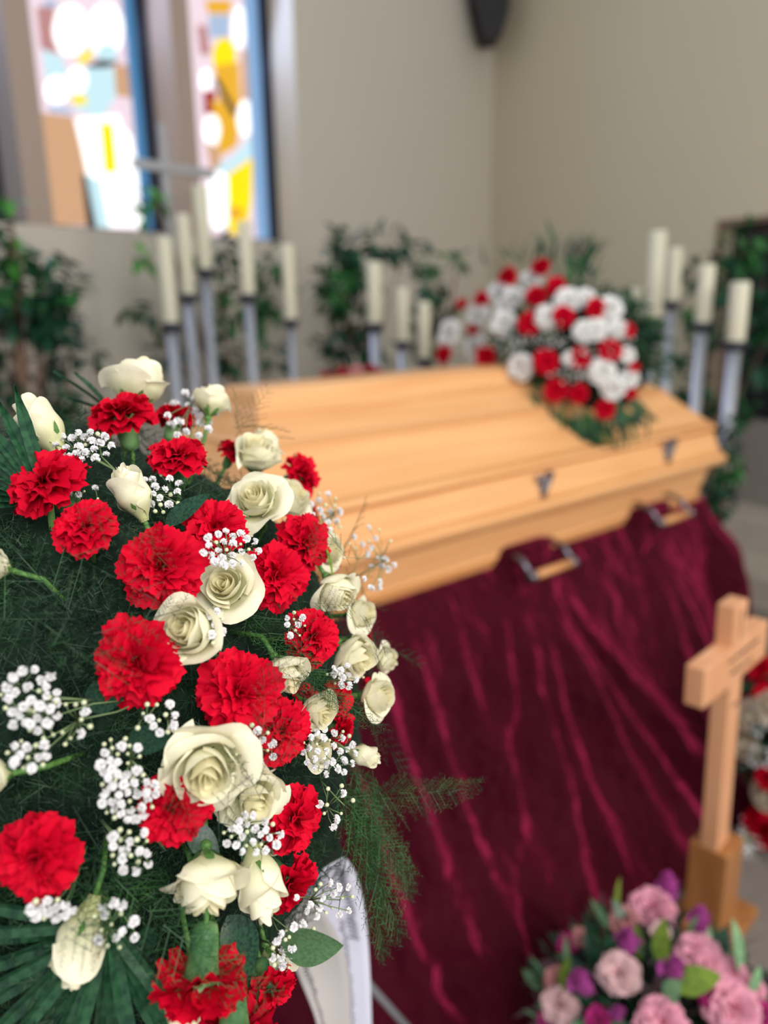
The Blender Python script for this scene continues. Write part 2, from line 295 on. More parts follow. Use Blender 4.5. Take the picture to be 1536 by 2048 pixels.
for wi, (s0, s1) in enumerate(wins):
    root = empty('window_%d' % (wi + 1), CN + LD * ((s0 + s1) / 2) + Vector((0, 0, SILL))); tag(root, kind='structure')
    mb = MB(); nb = MB()
    # lead frame and jamb lining
    for (a, b, z0, z1) in [(s0, s0 + 0.03, SILL, HEAD), (s1 - 0.035, s1, SILL, HEAD), (s0 + 0.03, s1 - 0.035, SILL, SILL + 0.03), (s0 + 0.03, s1 - 0.035, HEAD - 0.03, HEAD)]:
        wall_box(mb, CN - LN * (GD - 0.085), LD, LN, a, b, z0, z1, 0.095)
    o = mb.build('window_frame', [M['lead']], root); o.matrix_parent_inverse = Matrix.Translation(-root.location)
    mats = list(GC.values()); keys = list(GC.keys())
    g = MB(); wall_box(g, GP, LD, LN, s0 + 0.03, s1 - 0.035, SILL + 0.03, HEAD - 0.03, 0.01, keys.index('pale' if wi else 'dark'))
    k = 0
    def pane(poly, key):
        global k
        k += 1; pp = [atvert(x / K, y / K, LN, (GP - EYE).dot(LN) + 0.002 + 0.0006 * k) for x, y in poly]
        sl = [(p - CN).dot(LD) for p in pp]; pp = [CN + LD * min(max(s, s0 + 0.03), s1 - 0.035) - LN * (GD - 0.002 - 0.0006 * k) + Vector((0, 0, max(p.z, SILL + 0.03))) for s, p in zip(sl, pp)]
        n = len(pp); back = [p - LN * 0.002 for p in pp]
        g.add(pp + back, [tuple(range(n)), tuple(range(n, 2 * n))[::-1]] + [(i, (i + 1) % n, n + (i + 1) % n, n + i) for i in range(n)], keys.index(key))
    for key, poly in art[wi]: pane(poly, key)
    # blue border running along the right-hand side
    if wi == 0: wall_box(g, GP + LN * 0.02, LD, LN, s1 - 0.30, s1 - 0.036, SILL + 0.03, HEAD - 0.03, 0.012, keys.index('sky'))
    else: wall_box(g, GP + LN * 0.02, LD, LN, s1 - (0.095 if wi == 1 else 0.13), s1 - 0.036, SILL + 0.03, HEAD - 0.03, 0.012, keys.index('blue' if wi == 1 else 'sky'))
    # loose coloured pieces above the part in view
    for q in range(9):
        zz = 3.6 + 0.075 * q; key = ['aqua', 'amber', 'white', 'rose', 'grey'][q % 5]
        wall_box(g, GP + LN * 0.018, LD, LN, s0 + 0.05 + 0.06 * (q % 3), s0 + 0.3 + 0.06 * (q % 4), zz, zz + 0.07, 0.012, keys.index(key))
    o = g.build('stained_glass', mats, root); o.matrix_parent_inverse = Matrix.Translation(-root.location)
    # daylight that comes in through this window
    c = CN + LD * ((s0 + s1) / 2) - LN * (GD - 0.05) + Vector((0, 0, 3.2))
    l = area('daylight_through_window', c, c + LN - Vector((0, 0, 0.35)), 0.6, 2.0, 17, (0.50, 0.64, 1.0))

# right wall with a dark opening
def s_on_right(px, py):
    p = atvert(px, py, RN, (CN - EYE).dot(RN)); return (p - CN).dot(RD), p.z
so, zt = s_on_right(1447, 452); _, zb = s_on_right(1500, 842)
mb = MB(); so1 = so + 1.5
wall_box(mb, CN, RD, RN, 0, so, 0, HT, 0.3); wall_box(mb, CN, RD, RN, so1, 5.5, 0, HT, 0.3); wall_box(mb, CN, RD, RN, so, so1, zt, HT, 0.3); wall_box(mb, CN, RD, RN, so, so1, 0, zb, 0.3, 1)
tag(mb.build('wall_right', [M['wall_r'], M['wall_low']]), kind='structure')
root = empty('window_4', CN + RD * (so + 0.7) + Vector((0, 0, zb))); tag(root, kind='structure')
mb = MB(); wall_box(mb, CN - RN * 0.12, RD, RN, so, so1, zb, zt, 0.02)
o = mb.build('glass_pane', [M['darkglass']], root); o.matrix_parent_inverse = Matrix.Translation(-root.location)
mb = MB(); wall_box(mb, CN + RN * 0.012, RD, RN, so - 0.035, so, zb, zt + 0.035, 0.13); wall_box(mb, CN + RN * 0.012, RD, RN, so, so1, zt, zt + 0.035, 0.13); wall_box(mb, CN + RN * 0.012, RD, RN, so1, so1 + 0.035, zb, zt + 0.035, 0.13)
o = mb.build('window_frame', [M['casing']], root); o.matrix_parent_inverse = Matrix.Translation(-root.location)
mb = MB(); mb.box((0.5, 2.6, -0.05), (5.5, 0, 0), (0, 5.6, 0), (0, 0, 0.05)); tag(mb.build('floor', [M['floor']]), kind='structure')
mb = MB(); wall_box(mb, CN + RN * 0.34, RD, RN, 0.2, 5.5, 0, 0.40, 0.34); tag(mb.build('trim_1', [M['stone']], bevel=0.01), kind='structure')
mb = MB(); wall_box(mb, CN + RN * 0.74, RD, RN, 0.2, 5.5, 0, 0.20, 0.40); tag(mb.build('trim_2', [M['stone']], bevel=0.01), kind='structure')

# dark roof-truss foot on the corner
c = at(975, -70, 6.4); mb = MB(); e = Vector((1, 0.1, 0)).normalized(); b_ = Vector((-0.1, 1, 0)).normalized()
tip = at(980, 84, 6.45)
prof = [(-0.06, 0.0), (0.055, 0.0), (0.115, 0.2), (0.10, 2.0), (-0.30, 2.0), (-0.17, 0.36)]
pf = [tip + e * x - b_ * 0.09 + Vector((0, 0, z)) for x, z in prof]; pb = [p + b_ * 0.2 for p in pf]; n = len(pf)
mb.add(pf + pb, [tuple(range(n)), tuple(range(n, 2 * n))[::-1]] + [(i, (i + 1) % n, n + (i + 1) % n, n + i) for i in range(n)])
tag(mb.build('roof_beam', [M['darkwood']], bevel=0.008), 'black timber truss foot ending in a point high in the wall corner', 'beam')

# ------------------------------------------------------------------ coffin
TH = 50.0; A = Vector((math.sin(R(TH)), math.cos(R(TH)), 0)); N = Vector((A.y, -A.x, 0)); UP = Vector((0, 0, 1))
def an(a, n, z): return A * a + N * n + UP * z
ZB = 0.84; NF = -1.585; HB = 0.34; NC = NF - HB; A0, A1 = 0.94, 3.08
def shell(mb, prof, mi_list, close_bottom=True):
    """prof: (height above coffin bottom, inward offset). stacked rings of a rectangle"""
    rings = []
    for h, i in prof:
        aa0, aa1, w = A0 + i * 0.62, A1 - (i * 0.62 if i < 0 else i * 1.15), HB - i
        rings.append([an(aa0, NC + w, ZB + h), an(aa1, NC + w, ZB + h), an(aa1, NC - w, ZB + h), an(aa0, NC - w, ZB + h)])
    v = [p for r in rings for p in r]; f = []; m = []
    for k in range(len(rings) - 1):
        for j in range(4):
            a = 4 * k + j; b = 4 * k + (j + 1) % 4; f.append((a, b, b + 4, a + 4)); m.append(mi_list[k])
    f.append((3, 2, 1, 0)); m.append(0); q = 4 * (len(rings) - 1); f.append((q, q + 1, q + 2, q + 3)); m.append(0)
    k0 = len(mb.v); mb.v += [tuple(p) for p in v]; mb.f += [tuple(i + k0 for i in ff) for ff in f]; mb.m += m
corg = an(2.0, NC, ZB)
coffin = empty('coffin', mw=Matrix.Translation(corg) @ Matrix.Rotation(R(90 - TH), 4, 'Z'))
def cpart(mb, name, mats, bevel=0.0, smooth=False, parent=coffin):
    inv = coffin.matrix_world.inverted()
    v = [inv @ Vector(p) for p in mb.v]
    o = link(name, mk_mesh(name, v, mb.f, mats, smooth=smooth, fm=mb.m), parent)
    if bevel: b = o.modifiers.new('bevel', 'BEVEL'); b.width = bevel; b.segments = 2; b.limit_method = 'ANGLE'
    return o
bpy.context.view_layer.update()
mb = MB(); shell(mb, [(0, 0.0), (0.035, -0.008), (0.04, -0.002), (0.145, -0.03), (0.165, -0.075), (0.19, -0.088), (0.205, -0.082), (0.215, -0.062), (0.30, -0.035)], [1, 0, 0, 1, 0, 0, 1, 0])
cpart(mb, 'coffin_box', [M['pine'], M['pine_dk']], 0.004)
mb = MB(); shell(mb, [(0.3, -0.028), (0.315, -0.045), (0.33, -0.040), (0.34, -0.015), (0.46, 0.11), (0.47, 0.108), (0.48, 0.135), (0.535, 0.205), (0.54, 0.20), (0.555, 0.225), (0.575, 0.235), (0.59, 0.238), (0.608, 0.262)], [1, 0, 1, 0, 1, 0, 0, 1, 0, 0, 0, 0])
cpart(mb, 'lid', [M['pine'], M['pine_dk']], 0.004)
# carrying handles and lid screws
def on_side(px, py, n): return atvert(px, py, N, n - EYE.dot(N))
BARS = [((1068, 1162), (1142, 1116)), ((1322, 1052), (1376, 1020))]
HA = []
for (x0, y0), (x1, y1) in BARS:
    p0 = on_side(x0, y0, -1.46); p1 = on_side(x1, y1, -1.46); a0 = p0.dot(A); a1 = p1.dot(A); zz = (p0.z + p1.z) / 2; HA.append(((a0 + a1) / 2, zz))
    h = link('carrying_handle', None, coffin)
    mb = MB()
    q = [an(a0, -1.46, zz), an(a1, -1.46, zz)]
    mb.tube(q, 0.014, 12); o = cpart(mb, 'grip', [M['pine_dk']], smooth=True, parent=h)
    for aa in (a0, a1):
        mb = MB(); s = -1 if aa == a0 else 1
        mb.tube([an(aa, -1.46, zz), an(aa + 0.022 * s, -1.46, zz)], 0.018, 12)
        mb.tube([an(aa + 0.012 * s, -1.46, zz), an(aa + 0.012 * s, -1.50, zz + 0.045), an(aa + 0.012 * s, -1.56, zz + 0.06)], 0.010, 8)
        cpart(mb, 'bracket', [M['chrome']], smooth=True, parent=h)
for (x, y) in [(1085, 975), (1335, 905)]:
    p = on_side(x, y, -1.535); a = p.dot(A); z = p.z
    mb = MB(); b0 = an(a, -1.56, z)
    mb.tube([b0 + N * 0.0, b0 + N * 0.03], 0.022, 12); mb.tube([b0 + N * 0.03 - UP * 0.035 - A * 0.012, b0 + N * 0.035 + UP * 0.0, b0 + N * 0.035 + UP * 0.05 + A * 0.03], [0.016, 0.012, 0.013], 10)
    mb.tube([b0 + N * 0.035, b0 + N * 0.035 + UP * 0.045 - A * 0.035], [0.01, 0.008], 8)
    cpart(mb, 'lid_screw', [M['chrome']], smooth=True)
tag(coffin, 'light pine coffin with stepped lid resting on a wine-red velvet drape', 'coffin')

# ------------------------------------------------------------------ velvet drape
def sm(x, a, b): x = min(1, max(0, (x - a) / (b - a))); return x * x * (3 - 2 * x)
def drape():
    a0, a1, nf, nb = A0 + 0.01, A1 - 0.02, NF - 0.03, NF - 2 * HB + 0.03
    path = []                                                  # (point a, n, outward a, outward n, end weight)
    def side(p, q, o, w, k):
        for i in range(k): t = i / k; path.append((p[0] + (q[0] - p[0]) * t, p[1] + (q[1] - p[1]) * t, o[0], o[1], w))
    def corner(p, o0, o1, w0, w1, k):
        for i in range(k):
            t = i / k; a = (1 - t) * math.atan2(o0[1], o0[0]) + t * math.atan2(o1[1], o1[0]); path.append((p[0], p[1], math.cos(a), math.sin(a), w0 + (w1 - w0) * sm(t, 0, 1)))
    side((a0, nf), (a1, nf), (0, 1), 0, 420)
    corner((a1, nf), (0, 1), (1, 0), 0, 1, 60)
    side((a1, nf), (a1, nb), (1, 0), 1, 100)
    corner((a1, nb), (1, 0), (0, -1), 1, 0, 24)
    side((a1, nb), (a0, nb), (0, -1), 0, 160)
    corner((a0, nb), (0, -1), (-1, -1e-6), 0, 0, 20)
    side((a0, nb), (a0, nf), (-1, 0), 0, 60)
    corner((a0, nf), (-1, 0), (0, 1), 0, 0, 20) if False else None
    for i in range(20):
        a = PI - (PI / 2) * i / 20; path.append((a0, nf, math.cos(a), math.sin(a), 0))
    nv = 90; V = []; n = len(path)
    ridges = []                                                # (s top, s bottom, amplitude, width)
    h1, h2 = HA[0][0], HA[1][0]
    for top, bots in ((h1, ((-0.75, .040, .05), (-0.42, .055, .055), (-0.22, .035, .035), (0.02, .07, .05), (0.2, .045, .035), (0.42, .055, .05))), (h2, ((-0.30, .045, .05), (-0.08, .055, .05), (0.10, .05, .045), (0.3, .045, .045)))):
        for b, am, w in bots: ridges.append((top + b * 0.10, top + b, am, w))
    for s_, b_, am, w in ((1.05, .98, .045, .035), (1.22, 1.12, .06, .045), (1.38, 1.22, .045, .035), (1.55, 1.42, .035, .04), (3.2, 3.28, .05, .04), (3.38, 3.5, .05, .05), (3.6, 3.7, .04, .05), (3.85, 3.9, .05, .06)):
        ridges.append((s_, b_, am, w))
    arc = 0
    for j in range(n):
        pa, pn, oa, on_, w = path[j]
        # running coordinate
        if j:
            q = path[j - 1]; arc += math.hypot(pa - q[0], pn - q[1]) + 0.35 * math.hypot(oa - q[2], on_ - q[3])
        s = A0 + 0.01 + arc
        bump = 0
        if on_ > 0.9: 
            for h, dz in ((h1, 0.075), (h2, 0.07)): bump += dz * sm(s, h - 0.17, h - 0.10) * (1 - sm(s, h + 0.075, h + 0.12))
        for i in range(nv):
            v = i / (nv - 1)
            zt = ZB - 0.004 + bump
            if i == 0: t = 0; z = ZB - 0.01 + bump * 0.9; o = -0.03 + bump * 0.5
            else:
                t = v ** 1.15; z = zt * (1 - t) + 0.004
                dn = 1 - z / ZB
                of = 0.035 + 0.05 * (1 - math.exp(-max(0, dn) * 9)) + 0.52 * max(0, dn) ** 1.5 * (1 - 0.65 * sm(pa, a1 - 0.55, a1)) * (0.25 + 0.75 * sm(on_, -0.7, 0.2))
                oe = 0.03 + 0.16 * sm(dn, -0.25, 0.36) + 0.03 * dn
                o = of * (1 - w) + oe * w
                o += bump * 0.75 * (1 - sm(dn, 0.02, 0.16))
                if 0 < w < 1: o += 0.05 * math.sin(PI * w) * sm(dn, 0, .3)
                A_ = sm(dn, 0.01, 0.45)
                dsp = 0
                for (r0, r1, am, wd) in ridges:
                    sk = r0 + (r1 - r0) * dn; ww = wd * (0.6 + 1.1 * dn)
                    x = (s - sk) / ww
                    if abs(x) < 3: dsp += am * math.exp(-x * x)
                o += dsp * A_ * 1.55
                o += 0.035 * A_ * noise.noise(Vector((s * 7, z * 2.2, 3.1))) + 0.007 * noise.noise(Vector((s * 16, z * 9, 1.1)))
                if dn > 0.93: o += 0.10 * (dn - 0.93) / 0.07 * (0.6 + 0.6 * noise.noise(Vector((s * 4, 0, 9))))
            sw = 0.012 * noise.noise(Vector((s * 5, z * 5, 7))) if i else 0
            V.append(an(pa + oa * o - on_ * sw, pn + on_ * o + oa * sw, max(z, 0.004)))
    f = [(j * nv + i, ((j + 1) % n) * nv + i, ((j + 1) % n) * nv + i + 1, j * nv + i + 1) for j in range(n) for i in range(nv - 1)]
    f.append(tuple(j * nv for j in range(n))[::-1])
    org = an(2.0, NC, 0); V = [p - org for p in V]
    o = link('velvet_drape', mk_mesh('velvet_drape', V, f, M['velvet'])); o.location = org
    return tag(o, 'wine-red crushed velvet cloth draped to the floor under the coffin', 'drape')
drape()

# ------------------------------------------------------------------ wooden grave cross
def cross():
    c = at(1457, 1318, 1.72); a = Vector((math.sin(R(45)), math.cos(R(45)), 0)); n = Vector((a.y, -a.x, 0))
    # the foot stands a little to the right of the plumb line: the cross leans very slightly
    foot = Vector((c.x + 0.035, c.y + 0.03, 0)); top = c + UP * 0.165
    ax = (c - foot).normalized(); ax = Vector((ax.x, ax.y, ax.z))
    rt = empty('grave_cross', foot)
    def P(mb, name, mat, bevel=0.003):
        o = mb.build(name, mat, rt, bevel=bevel); o.matrix_parent_inverse = Matrix.Translation(-foot); return o
    hz = c.z
    mb = MB(); lo = foot + ax * 0.22; hi = foot + ax * (hz + 0.155)
    m_ = (lo + hi) / 2; mb.box(m_, a * 0.038, n * 0.022, ax * ((hi - lo).length / 2)); P(mb, 'upright', [M['oak']])
    mb = MB(); cc = foot + ax * hz
    mb.box(cc, a * 0.195, n * 0.0225, ax * 0.05); P(mb, 'crossbar', [M['oak']])
    mb = MB(); mb.box(foot + UP * 0.155, a * 0.055, n * 0.05, UP * 0.125); P(mb, 'socket_block', [M['oak_dk']])
    mb = MB(); mb.box(foot + UP * 0.016, a * 0.13, n * 0.085, UP * 0.016); P(mb, 'foot_plate', [M['oak_dk']])
    # burnt-in writing, too small to read: wavy handwriting strokes
    mb = MB(); rr = random.Random(3)
    def line(p, d, u, ln, h):
        pts = []; k = int(ln / 0.004)
        for i in range(k + 1):
            pts.append(p + d * (ln * i / k) + u * (h * (0.5 * math.sin(i * 1.7) + 0.35 * rr.uniform(-1, 1))) + n * 0.001)
        mb.tube(pts, 0.0013, 4)
    f0 = cc + n * 0.0235
    line(f0 - a * 0.06 + ax * 0.02, a, ax, 0.19, 0.008); line(f0 - a * 0.045 - ax * 0.018, a, ax, 0.13, 0.008); line(f0 - ax * 0.115 - a * 0.018, a, ax, 0.04, 0.006)
    line(foot + ax * (hz + 0.065) + n * 0.0225, ax, a, 0.075, 0.006)
    P(mb, 'lettering', [M['ink']], 0)
    tag(rt, 'light wooden grave cross with dark lettering in a brown block foot', 'cross')
cross()

# ------------------------------------------------------------------ leaves and plants
def leaf_geo(L, w, fold=0.2, droop=0.25, n=5, tipp=1.0):
    """leaf along +X, normal +Z; returns verts, faces"""
    v = []; f = []
    for i in range(n + 1):
        t = i / n; ww = w * 0.5 * (math.sin(PI * t ** 0.8)) ** 0.8 if 0 < t < 1 else 0.0005; z = -droop * L * t * t
        v += [(L * t, -ww, z + ww * fold), (L * t, 0, z), (L * t, ww, z + ww * fold)]
    for i in range(n):
        a = 3 * i; f += [(a, a + 3, a + 4, a + 1), (a + 1, a + 4, a + 5, a + 2)]
    return np.array(v, float), f
def basis(x, z):
    x = Vector(x).normalized(); z = Vector(z); z = (z - x * z.dot(x))
    z = z.normalized() if z.length > 1e-5 else x.orthogonal().normalized(); y = z.cross(x)
    return np.array([x, y, z])
def rand_unit(): v = Vector(RNG.normal(size=3)); return v.normalized()
class Soup:
    def __init__(s): s.V = []; s.Fc = []; s.k = 0; s.m = []
    def put(s, geo, B, p, sc_=1.0, mi=0):
        v, f = geo; s.V.append((v * sc_) @ B + np.array(p)); s.Fc += [tuple(i + s.k for i in q) for q in f]; s.m += [mi] * len(f); s.k += len(v)
    def mesh(s, name, mats, origin=(0, 0, 0), smooth=True):
        V = np.concatenate(s.V) - np.array(origin); return mk_mesh(name, V.tolist(), s.Fc, mats, smooth=smooth, fm=s.m)

def ficus(foot, clumps, label, stems=(), leaf=0.085, mats=('ficus', 'ficus_d', 'ivy'), dens=1.0, pot='terracotta', group=None, trunk_r=0.02, potr=0.14):
    foot = Vector(foot); rt = empty('ficus_plant', foot); inv = Matrix.Translation(-foot); S = Soup(); g = leaf_geo(1, 0.48)
    tb = MB(); top = max(clumps, key=lambda c: c[0].z)[0]
    mid = foot + Vector((0, 0, (top.z) * 0.45)); tb.tube([foot + UP * 0.16, mid, mid * 0.4 + top * 0.6, top], [trunk_r, trunk_r * 0.85, trunk_r * 0.6, 0.004], 8)
    for c, r, cnt, mi in clumps:
        base = mid if c.z > mid.z else foot + UP * (0.2 + 0.3 * c.z)
        tb.tube([base, (base + c) / 2 + UP * 0.06, c], [0.007, 0.005, 0.003], 6)
        for i in range(int(cnt * dens)):
            d = rand_unit(); p = c + Vector((d.x, d.y, d.z)) * r * RNG.uniform(0.25, 1)
            dr = (d + rand_unit() * 0.8 + Vector((0, 0, -0.3))).normalized()
            S.put(g, basis(dr, UP + rand_unit() * 0.5), p, leaf * RNG.uniform(0.7, 1.2), mi)
    o = link('foliage', S.mesh('foliage', [M[m] for m in mats], foot), rt)
    o = tb.build('trunk', [M['bark']], rt, smooth=True); o.matrix_parent_inverse = inv
    pb = MB(); pb.lathe(foot, [(potr * 0.72, 0), (potr * 0.85, 0.12), (potr, 0.22), (potr * 1.06, 0.22), (potr * 1.06, 0.25), (potr * 0.95, 0.25), (potr * 0.93, 0.22)], 24)
    o = pb.build('flower_pot', [M[pot]], rt, smooth=True); o.matrix_parent_inverse = inv
    return tag(rt, label, 'plant', group)
def Pp(x, y, Y, r, cnt, mi=0): return (at(x, y, Y), r, cnt, mi)
YL = 3.55
ficus(at(20, 700, 3.2).xy.to_3d(), [Pp(-40, 480, 3.2, .13, 60, 1), Pp(0, 560, 3.2, .14, 90, 0), Pp(60, 600, 3.2, .15, 110, 1), Pp(125, 575, 3.2, .08, 40, 0), Pp(100, 530, 3.2, .07, 25, 1), Pp(95, 640, 3.2, .09, 60, 1), Pp(40, 510, 3.2, .03, 9, 2), Pp(20, 400, 3.2, .02, 5, 2),
       Pp(-30, 680, 3.2, .12, 60, 1), Pp(0, 760, 3.2, .10, 30, 1)], 'tall indoor fig tree by the window wall at the left edge', trunk_r=0.035, potr=0.17)
ficus(at(130, 760, 3.3).xy.to_3d() , [Pp(130, 690, 3.3, .08, 24, 1), Pp(190, 700, 3.3, .07, 9, 1), Pp(205, 735, 3.3, .06, 7, 1), Pp(95, 800, 3.3, .14, 60, 1), Pp(150, 850, 3.3, .14, 60, 0), Pp(60, 850, 3.3, .14, 40, 1), Pp(100, 720, 3.3, .09, 22, 1)],
      'low sparse leafy plant with a thin brown stem beside the tall left fig tree', trunk_r=0.016, potr=0.06)
ficus(at(470, 760, 3.85).xy.to_3d(), [Pp(290, 435, 3.75, .03, 9, 2), Pp(290, 517, 3.75, .03, 9, 2), Pp(310, 400, 3.75, .05, 12, 2), Pp(262, 618, 3.75, .05, 14, 0), Pp(300, 625, 3.75, .03, 5, 1), Pp(440, 500, 3.85, .09, 26, 1), Pp(540, 525, 3.85, .09, 32, 0), Pp(560, 560, 3.85, .07, 14, 1), Pp(430, 570, 3.85, .10, 45, 0),
       Pp(470, 620, 3.85, .10, 40, 0), Pp(525, 600, 3.85, .09, 40, 0), Pp(455, 710, 3.85, .09, 60, 1), Pp(530, 655, 3.85, .07, 20, 0), Pp(330, 700, 3.85, .07, 16, 1), Pp(550, 720, 3.85, .08, 16, 1)],
      'leafy fig plant behind the left group of candles with bright green outer leaves')
ficus(at(705, 760, 4.3).xy.to_3d(), [Pp(690, 495, 4.3, .09, 60, 1), Pp(760, 490, 4.3, .10, 50, 1), Pp(680, 540, 4.3, .10, 70, 0), Pp(670, 590, 4.3, .10, 70, 0), Pp(705, 640, 4.3, .12, 80, 1), Pp(730, 560, 4.3, .08, 50, 1), Pp(690, 690, 4.3, .12, 60, 1), Pp(810, 490, 4.3, .05, 12, 1), Pp(640, 560, 4.3, .06, 12, 1), Pp(740, 700, 4.3, .1, 50, 1), Pp(640, 690, 4.3, .04, 10, 1)],
      'bushy dark green fig plant behind the middle candles')
ficus(at(860, 760, 4.4).xy.to_3d(), [Pp(855, 530, 4.4, .07, 26, 0), Pp(865, 570, 4.4, .08, 34, 1), Pp(915, 522, 4.4, .035, 12, 0), Pp(870, 620, 4.4, .09, 50, 1), Pp(860, 680, 4.4, .10, 50, 1), Pp(835, 640, 4.4, .08, 30, 1)],
      'narrow green fig plant between the middle candles and the coffin flowers')
ficus(at(1440, 780, 4.2).xy.to_3d(), [Pp(1480, 500, 4.2, .12, 60, 0), Pp(1530, 560, 4.2, .16, 80, 1), Pp(1450, 560, 4.2, .12, 60, 1), Pp(1500, 640, 4.2, .16, 80, 1), Pp(1440, 660, 4.2, .08, 30, 1), Pp(1390, 545, 4.2, .07, 20, 1), Pp(1520, 720, 4.2, .16, 60, 1), Pp(1390, 620, 4.2, .08, 34, 0), Pp(1370, 700, 4.2, .08, 30, 1), Pp(1385, 780, 4.2, .10, 50, 1), Pp(1480, 820, 4.2, .08, 30, 0), Pp(1400, 850, 4.2, .09, 50, 1), Pp(1560, 640, 4.2, .15, 60, 0)],
      'tall dark fig tree in front of the dark window at the right edge', trunk_r=0.035, potr=0.16)
ficus(at(1440, 1010, 3.25).xy.to_3d(), [Pp(1462, 850, 3.25, .045, 30, 1), Pp(1455, 890, 3.25, .05, 40, 1), Pp(1462, 945, 3.25, .055, 70, 0), Pp(1440, 975, 3.25, .06, 80, 1), Pp(1410, 1000, 3.3, .05, 50, 1), Pp(1445, 1010, 3.25, .05, 40, 1)],
      'low bushy green plant on the floor just past the right end of the coffin', leaf=0.05, pot='terracotta', potr=0.06)

# ------------------------------------------------------------------ candles on tall holders
def candle(x0, y0, x1, y1, Y, wpx, label, hlabel, group, dark=False):
    b = at(x1, y1, Y); t = at(x0, y0, Y); r = wpx / 2 / 1540 * b.length * 0.98 if False else wpx / 2 / 1540 * (b - EYE).length * 0.93
    h = t.z - b.z; foot = Vector((b.x, b.y, 0))
    rt = empty('candle_holder', foot); inv = Matrix.Translation(-foot)
    mb = MB(); mb.tube([foot + UP * 0.02, foot + UP * (b.z - 0.03)], r * 0.74, 14); o = mb.build('pole', [M['steel']], rt, smooth=True); o.matrix_parent_inverse = inv
    mb = MB(); mb.lathe(foot + UP * (b.z - 0.045), [(r * 0.7, 0), (r * 1.3, 0.03), (r * 1.38, 0.045), (r * 1.25, 0.045), (r * 1.05, 0.038)], 20); o = mb.build('drip_pan', [M['steel_dark']], rt, smooth=True); o.matrix_parent_inverse = inv
    mb = MB(); mb.lathe(foot, [(0.12, 0), (0.12, 0.012), (0.05, 0.03), (0.03, 0.05)], 24); o = mb.build('base', [M['steel']], rt, smooth=True); o.matrix_parent_inverse = inv
    tag(rt, hlabel, 'candle holder', 'tall candle holders around the coffin')
    cr = empty('altar_candle', Vector((b.x, b.y, b.z - 0.005))); inv = Matrix.Translation(-cr.location)
    mb = MB(); mb.lathe(cr.location, [(r * 0.96, 0), (r, 0.006), (r, h - 0.012), (r * 0.9, h - 0.002), (r * 0.5, h - 0.008), (0.002, h - 0.01)], 24); o = mb.build('wax_body', [M['wax']], cr, smooth=True); o.matrix_parent_inverse = inv
    mb = MB(); mb.tube([cr.location + UP * (h - 0.012), cr.location + UP * (h + 0.012)], 0.0016, 6); o = mb.build('wick', [M['wick']], cr); o.matrix_parent_inverse = inv
    tag(cr, label, 'candle', group)
gl, gm, gr = 'altar candles left of the coffin', 'altar candles behind the coffin', 'altar candles right of the coffin'
for d in [
    (318, 470, 342, 645, 3.45, 31, 'unlit cream candle furthest left in the left group', 'silver pole holding the leftmost candle of all', gl),
    (360, 425, 377, 588, 3.62, 27, 'unlit cream candle, second from the left in the left group', 'silver pole holding the second candle from the left', gl),
    (398, 368, 411, 538, 3.72, 29, 'highest unlit cream candle of the left group, under the metal cross arm', 'silver pole holding the highest candle of the left group', gl),
    (487, 440, 497, 588, 3.6, 28, 'unlit cream candle below the yellow glass window, fourth of the left group', 'silver pole below the yellow window, fourth in the left group', gl),
    (575, 485, 581, 638, 3.75, 27, 'unlit cream candle below the right corner of the third window', 'slim silver pole standing furthest right in the left group', gl),
    (742, 520, 750, 646, 3.75, 30, 'highest of the three unlit candles behind the coffin middle', 'silver pole of the highest middle candle', gm),
    (802, 572, 805, 682, 3.8, 27, 'middle-height unlit candle of the three behind the coffin', 'silver pole of the middle candle of three', gm),
    (850, 600, 848, 716, 3.85, 28, 'lowest unlit candle touching the coffin flowers from the left', 'silver pole next to the left side of the coffin flowers', gm),
    (1272, 572, 1268, 690, 4.0, 30, 'unlit candle just right of the coffin flowers', 'silver pole half hidden behind the right of the coffin flowers', gr),
    (1320, 458, 1305, 636, 3.9, 33, 'tallest unlit candle in the right group', 'silver pole of the tallest right candle', gr),
    (1353, 492, 1344, 602, 4.1, 27, 'unlit candle directly behind the tallest one on the right', 'silver pole right behind the tallest right candle', gr),
    (1418, 525, 1405, 645, 3.55, 31, 'unlit candle in front of the left frame of the dark window', 'silver pole in front of the left frame of the dark window', gr),
    (1480, 560, 1470, 682, 3.4, 36, 'unlit candle furthest right, in front of the dark window', 'silver pole furthest right, in front of the dark window', gr)]: candle(*d)

# tall metal altar cross
t = at(322, 248, 3.9); rt = empty('altar_cross', Vector((t.x, t.y, 0))); inv = Matrix.Translation(-rt.location)
mb = MB(); mb.box(Vector((t.x, t.y, t.z / 2 + 0.02)), LD * 0.018, LN * 0.012, UP * (t.z / 2 - 0.02)); o = mb.build('shaft', [M['steel']], rt, bevel=0.002); o.matrix_parent_inverse = inv
l_ = atvert(262, 330, LN, (Vector((t.x, t.y, 0)) - EYE).dot(LN)); r_ = atvert(422, 347, LN, (Vector((t.x, t.y, 0)) - EYE).dot(LN)); zc = (l_.z + r_.z) / 2
c = Vector(((l_.x + r_.x) / 2, (l_.y + r_.y) / 2, zc)); hw = (r_ - l_).length / 2
mb = MB(); mb.box(c + LN * 0.02, LD * hw, LN * 0.012, UP * 0.021); o = mb.build('cross_arm', [M['steel']], rt, bevel=0.002); o.matrix_parent_inverse = inv
mb = MB(); mb.lathe(rt.location, [(0.16, 0), (0.16, 0.02), (0.05, 0.05), (0.03, 0.08)], 24); o = mb.build('base', [M['steel']], rt, smooth=True); o.matrix_parent_inverse = inv
tag(rt, 'thin tall metal cross standing before the stained glass windows', 'cross')

